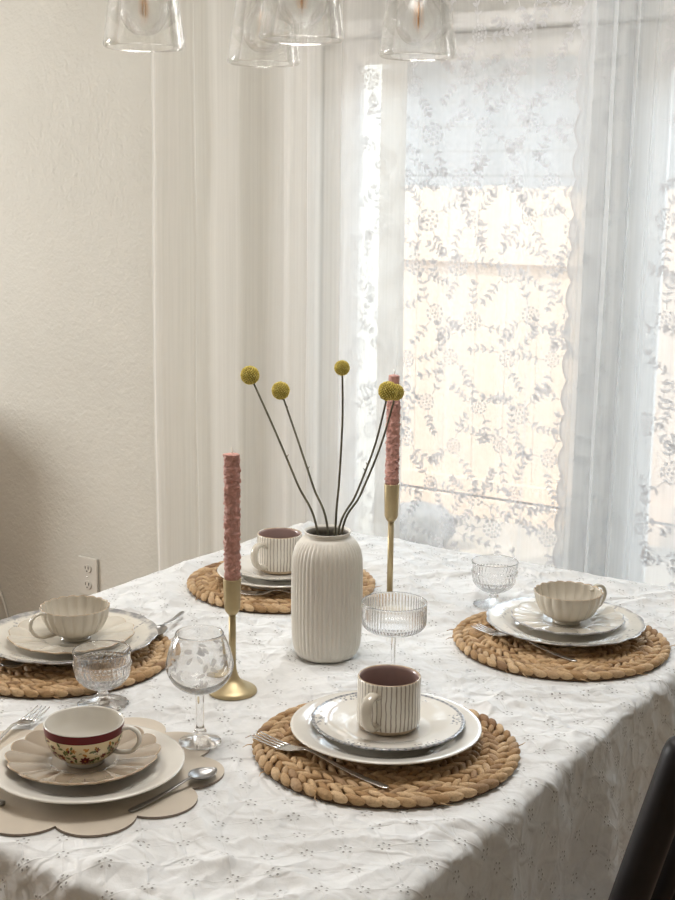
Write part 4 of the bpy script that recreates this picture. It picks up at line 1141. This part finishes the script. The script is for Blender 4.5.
# ------------------------------------------------------------------ cutlery (built along +X from handle end to tip)
def cutlery(name, kind, end, tip, z, label, mat='steel', zt=0.0, group=None):
    d = Vector((tip[0]-end[0], tip[1]-end[1], 0)); Ln = d.length
    t = thing(name, (end[0], end[1], z), label, name.split('_')[-1] if kind != 'knife' else 'knife', group, math.atan2(d.y, d.x))
    t.rotation_euler = (0, -math.atan2(zt, Ln), math.atan2(d.y, d.x))
    s = Ln/.20; m = M[mat]
    mb = MB()
    if kind == 'fork':
        px = [0, .004, .012, .03, .06, .09, .112, .122]
        pz = [.0016, .0016, .0017, .0020, .0040, .0085, .0120, .0112]
        w = [.0055, .0098, .0112, .0100, .0076, .0060, .0064, .0085]
        q = smooth_prof(list(zip(px, pz)), 4); ww = np.interp([a for a, b in q], px, w)
        mb.add(*ribbon([(a*s, b) for a, b in q], ww, .0022)); mb.build('handle', m, t)
        mb = MB()
        px = [.120, .130, .140, .150, .156]; pz = [.0114, .0085, .0050, .0032, .0030]; w = [.0070, .0160, .0225, .0240, .0240]
        mb.add(*ribbon([(a*s, b) for a, b in zip(px, pz)], w, .0020))
        for k in range(4):
            y = (-1.5+k)*.0065
            a = [(.152, .0031), (.166, .0028), (.182, .0034), (.196, .0052), (.200, .0060)]
            v, f = ribbon([(p*s, b) for p, b in a], [.0040, .0037, .0033, .0024, .0012], .0019, 8)
            mb.add([(x_, y_+y, z_) for x_, y_, z_ in v], f)
        mb.build('tines', m, t)
    elif kind == 'spoon':
        px = [0, .005, .02, .06, .10, .130, .142]; pz = [.0016, .0016, .0018, .0035, .0075, .0105, .0098]; w = [.0060, .0095, .0105, .0070, .0050, .0048, .0060]
        q = smooth_prof(list(zip(px, pz)), 4); ww = np.interp([a for a, b in q], px, w)
        mb.add(*ribbon([(a*s, b) for a, b in q], ww, .0022)); mb.build('handle', m, t)
        mb = MB(); nx, ny = 18, 13; V = []; F = []
        for side in (0, 1):
            for i in range(nx):
                u = i/(nx-1); x_ = .139+.061*u
                hw = .0170*math.sin(PI*min(1, u*.96+.035))**.62*(1.08-.25*u)
                for j in range(ny):
                    q_ = -1+2*j/(ny-1)
                    dep = .0070*(1-q_*q_)*math.sin(PI*u)**.7
                    V.append((x_*s, hw*q_, .0095-.0028*u-dep+(.0014 if side == 0 else 0)))
        n = nx*ny
        for i in range(nx-1):
            for j in range(ny-1):
                a = i*ny+j; F += [(a, a+ny, a+ny+1, a+1), (n+a, n+a+1, n+a+ny+1, n+a+ny)]
        rim = [j for j in range(ny)]+[i*ny+ny-1 for i in range(1, nx)]+[(nx-1)*ny+j for j in range(ny-2, -1, -1)]+[i*ny for i in range(nx-2, 0, -1)]
        for k in range(len(rim)):
            a, b = rim[k], rim[(k+1) % len(rim)]; F.append((a, b, n+b, n+a))
        V = np.array(V); V[:, 2] += .0014-min(0, V[:, 2].min()+.0014)
        mb.add(V, F); mb.build('spoon_bowl', m, t)
    else:
        mb.add(*ribbon([(a*s, .0028) for a in (0, .004, .02, .06, .095, .10)], [.008, .012, .013, .011, .010, .009], .0050)); mb.build('handle', m, t)
        mb = MB(); mb.add(*ribbon([(a*s, .0026) for a in (.098, .11, .14, .18, .195, .20)], [.010, .015, .018, .017, .010, .003], .0018)); mb.build('blade', m, t)
ZM = ZC+.0135
cutlery('dinner_fork', 'fork', (.400, -.383), (.160, -.348), ZM, 'steel fork on the near straw placemat in front of the striped mug', group='steel forks')
cutlery('dinner_fork', 'fork', (.405, .205), (.185, .265), ZM, 'steel fork on the right straw placemat in front of the fluted teacup', group='steel forks')
cutlery('dinner_fork', 'fork', (-.118, .262), (-.283, .180), ZM, 'steel fork tip showing between short candle holder and vase on the far placemat', group='steel forks')
cutlery('dinner_fork', 'fork', (-.105, -.640), (-.172, -.431), ZC+.0045, 'steel fork left of the red banded teacup, beside the white dinner plate', group='steel forks')
cutlery('tea_spoon', 'spoon', (.158, -.607), (.177, -.458), ZC+.0034, 'steel teaspoon on the beige scalloped placemat', 'dull_steel')
cutlery('tea_spoon', 'spoon', (-.291, .032), (-.232, -.118), ZM, 'dark spoon handle sticking out behind the left plate', 'dull_steel')
cutlery('tea_spoon', 'spoon', (-.345, -.475), (-.318, -.325), ZM, 'dark spoon on the left placemat in front of its plate', 'dull_steel')
cutlery('dessert_knife', 'knife', (.016, -.684), (-.105, -.700), ZC+.0034, 'dark knife end on the scalloped placemat at the left picture edge', 'dull_steel')

# ------------------------------------------------------------------ pendant lamps
def make_pendant(x, y, z, label):
    t = thing('pendant_light', (x, y, CEIL), label, 'pendant light', 'clear glass pendant lights')
    zz = z-CEIL
    mb = MB(); mb.add(*lathe([(0, 0), (.055, 0), (.055, -.018), (.05, -.024), (0, -.024)], 40)); mb.build('canopy', M['metal_dark'], t)
    mb = MB(); mb.add(*tube([(0, 0, -.02), (0, 0, zz+.19)], .0032, 10)); mb.build('cord', M['metal_dark'], t)
    mb = MB(); mb.add(*lathe([(0, zz+.195), (.012, zz+.195), (.030, zz+.176), (.031, zz+.160), (.021, zz+.157), (.020, zz+.110), (0, zz+.110)], 32)); mb.build('socket', M['metal_dark'], t)
    out_ = smooth_prof([(.0600, zz+.0), (.0628, zz+.004), (.0622, zz+.012), (.0575, zz+.045), (.0505, zz+.090), (.043, zz+.128), (.034, zz+.152), (.030, zz+.160)], 5)
    inn = smooth_prof([(.0280, zz+.159), (.032, zz+.150), (.041, zz+.127), (.0485, zz+.090), (.0555, zz+.045), (.0602, zz+.012), (.0598, zz+.0055), (.0585, zz+.002)], 5)
    prof = out_+inn+[out_[0]]
    mb = MB(); mb.add(*lathe(prof, 64, None, False)); mb.build('glass_shade', M['shade_glass'], t)
    bz = zz+.055
    b_ = smooth_prof([(0, bz-.0375), (.020, bz-.0322), (.0345, bz-.014), (.0375, bz+.002), (.033, bz+.019), (.021, bz+.034), (.014, bz+.046), (.013, bz+.058)], 5)
    i_ = smooth_prof([(.0122, bz+.058), (.0132, bz+.046), (.0200, bz+.0335), (.032, bz+.0185), (.0365, bz+.002), (.0335, bz-.0135), (.0195, bz-.0313), (0, bz-.0365)], 5)
    mb = MB(); mb.add(*lathe(b_+i_, 40, None, False)); bl = mb.build('bulb', M['bulb_glass'], t)
    mb = MB()
    for k in range(4):
        a = TAU*k/4+.4; mb.add(*tube([(.004*math.cos(a), .004*math.sin(a), bz+.03), (.0055*math.cos(a), .0055*math.sin(a), bz-.010)], .0010, 6))
    mb.build('filament', M['filament'], bl)
make_pendant(-.190, -.165, T+.983, 'clear glass pendant light furthest left, in front of the bare wall')
make_pendant(-.190, .140, T+.985, 'clear glass pendant light half hidden behind another, second from left')
make_pendant(.064, -.110, T+.987, 'clear glass pendant light in the middle, overlapping the one behind')
make_pendant(.104, .157, T+.985, 'clear glass pendant light furthest right, in front of the lace curtain')

# ------------------------------------------------------------------ light
w = bpy.data.worlds.new('sky'); S.world = w; w.use_nodes = True
nt = w.node_tree; nt.nodes.clear()
bg = N(nt, 'ShaderNodeBackground', {'Color': (0.88, 0.94, 1.0, 1), 'Strength': 2.05}); wo = nt.nodes.new('ShaderNodeOutputWorld'); lk(nt, bg.outputs[0], wo.inputs[0])
def sun_(name, e, ang, col, d):
    l = bpy.data.lights.new(name, 'SUN'); l.energy = e; l.angle = ang; l.color = col
    o = bpy.data.objects.new(name, l); link(o); o.rotation_euler = Vector(d).to_track_quat('-Z', 'Y').to_euler()
sun_('sun', 2.0, 0.009, (1.0, .90, .78), (0.45, 0.62, -0.95))
# the bright part of the sky above the neighbour's roof
sun_('bright_sky', 5.0, math.radians(50), (.74, .87, 1.0), (0.10, -0.80, -0.62))
def area(name, loc, look, sx, sy, power, color):
    l = bpy.data.lights.new(name, 'AREA'); l.shape = 'RECTANGLE'; l.size = sx; l.size_y = sy; l.energy = power; l.color = color
    o = bpy.data.objects.new(name, l); link(o); o.location = loc
    o.rotation_euler = (Vector(look)-Vector(loc)).to_track_quat('-Z', 'Y').to_euler(); return o
# daylight entering through the window of the left wall
area('left_window_daylight', (X0-.10, -.90, 1.58), (.3, .25, 1.0), 1.05, 1.1, 88, (1.0, 1.0, .985))
# added soft fill light over the table, no ceiling fixture behind it
area('table_fill', (0.05, -.05, CEIL-.02), (0.05, -.05, 0), 0.7, 0.7, 17, (1.0, .98, .95))
# daylight portal of the glazed doors
pl = bpy.data.lights.new('door_portal', 'AREA'); pl.shape = 'RECTANGLE'; pl.size = 1.7; pl.size_y = 2.1; pl.cycles.is_portal = True
po = bpy.data.objects.new('door_portal', pl); link(po); po.location = (0.07, WY+.16, 1.0); po.rotation_euler = (-PI/2, 0, 0)

# ------------------------------------------------------------------ camera
cam = bpy.data.cameras.new('camera'); cam.sensor_fit = 'AUTO'; cam.sensor_width = 36; cam.lens = 53.509; cam.clip_start = .05
co = bpy.data.objects.new('camera', cam); link(co)
def cam_axes(yaw, pitch, roll):
    sy, cy = math.sin(yaw), math.cos(yaw)
    f0 = Vector((-sy, cy, 0)); r0 = Vector((cy, sy, 0)); u0 = Vector((0, 0, 1))
    fw = math.cos(pitch)*f0-math.sin(pitch)*u0; up = math.cos(pitch)*u0+math.sin(pitch)*f0
    r = math.cos(roll)*r0+math.sin(roll)*up; u = math.cos(roll)*up-math.sin(roll)*r0
    return r, u, fw
r, u, fw = cam_axes(math.radians(33.34), math.radians(10.849), math.radians(0.733))
m4 = Matrix((r, u, -fw)).transposed().to_4x4(); m4.translation = Vector((1.227, -1.769, 0.769+T)); co.matrix_world = m4
S.camera = co

S.view_settings.view_transform = 'Standard'; S.view_settings.look = 'None'; S.view_settings.gamma = 1.0
S.view_settings.use_curve_mapping = False; S.view_settings.exposure = 0.52
c = S.cycles
c.max_bounces = 14; c.diffuse_bounces = 5; c.glossy_bounces = 6; c.transmission_bounces = 14; c.transparent_max_bounces = 32
c.use_denoising = True; c.sample_clamp_indirect = 6.0; c.blur_glossy = 0.6
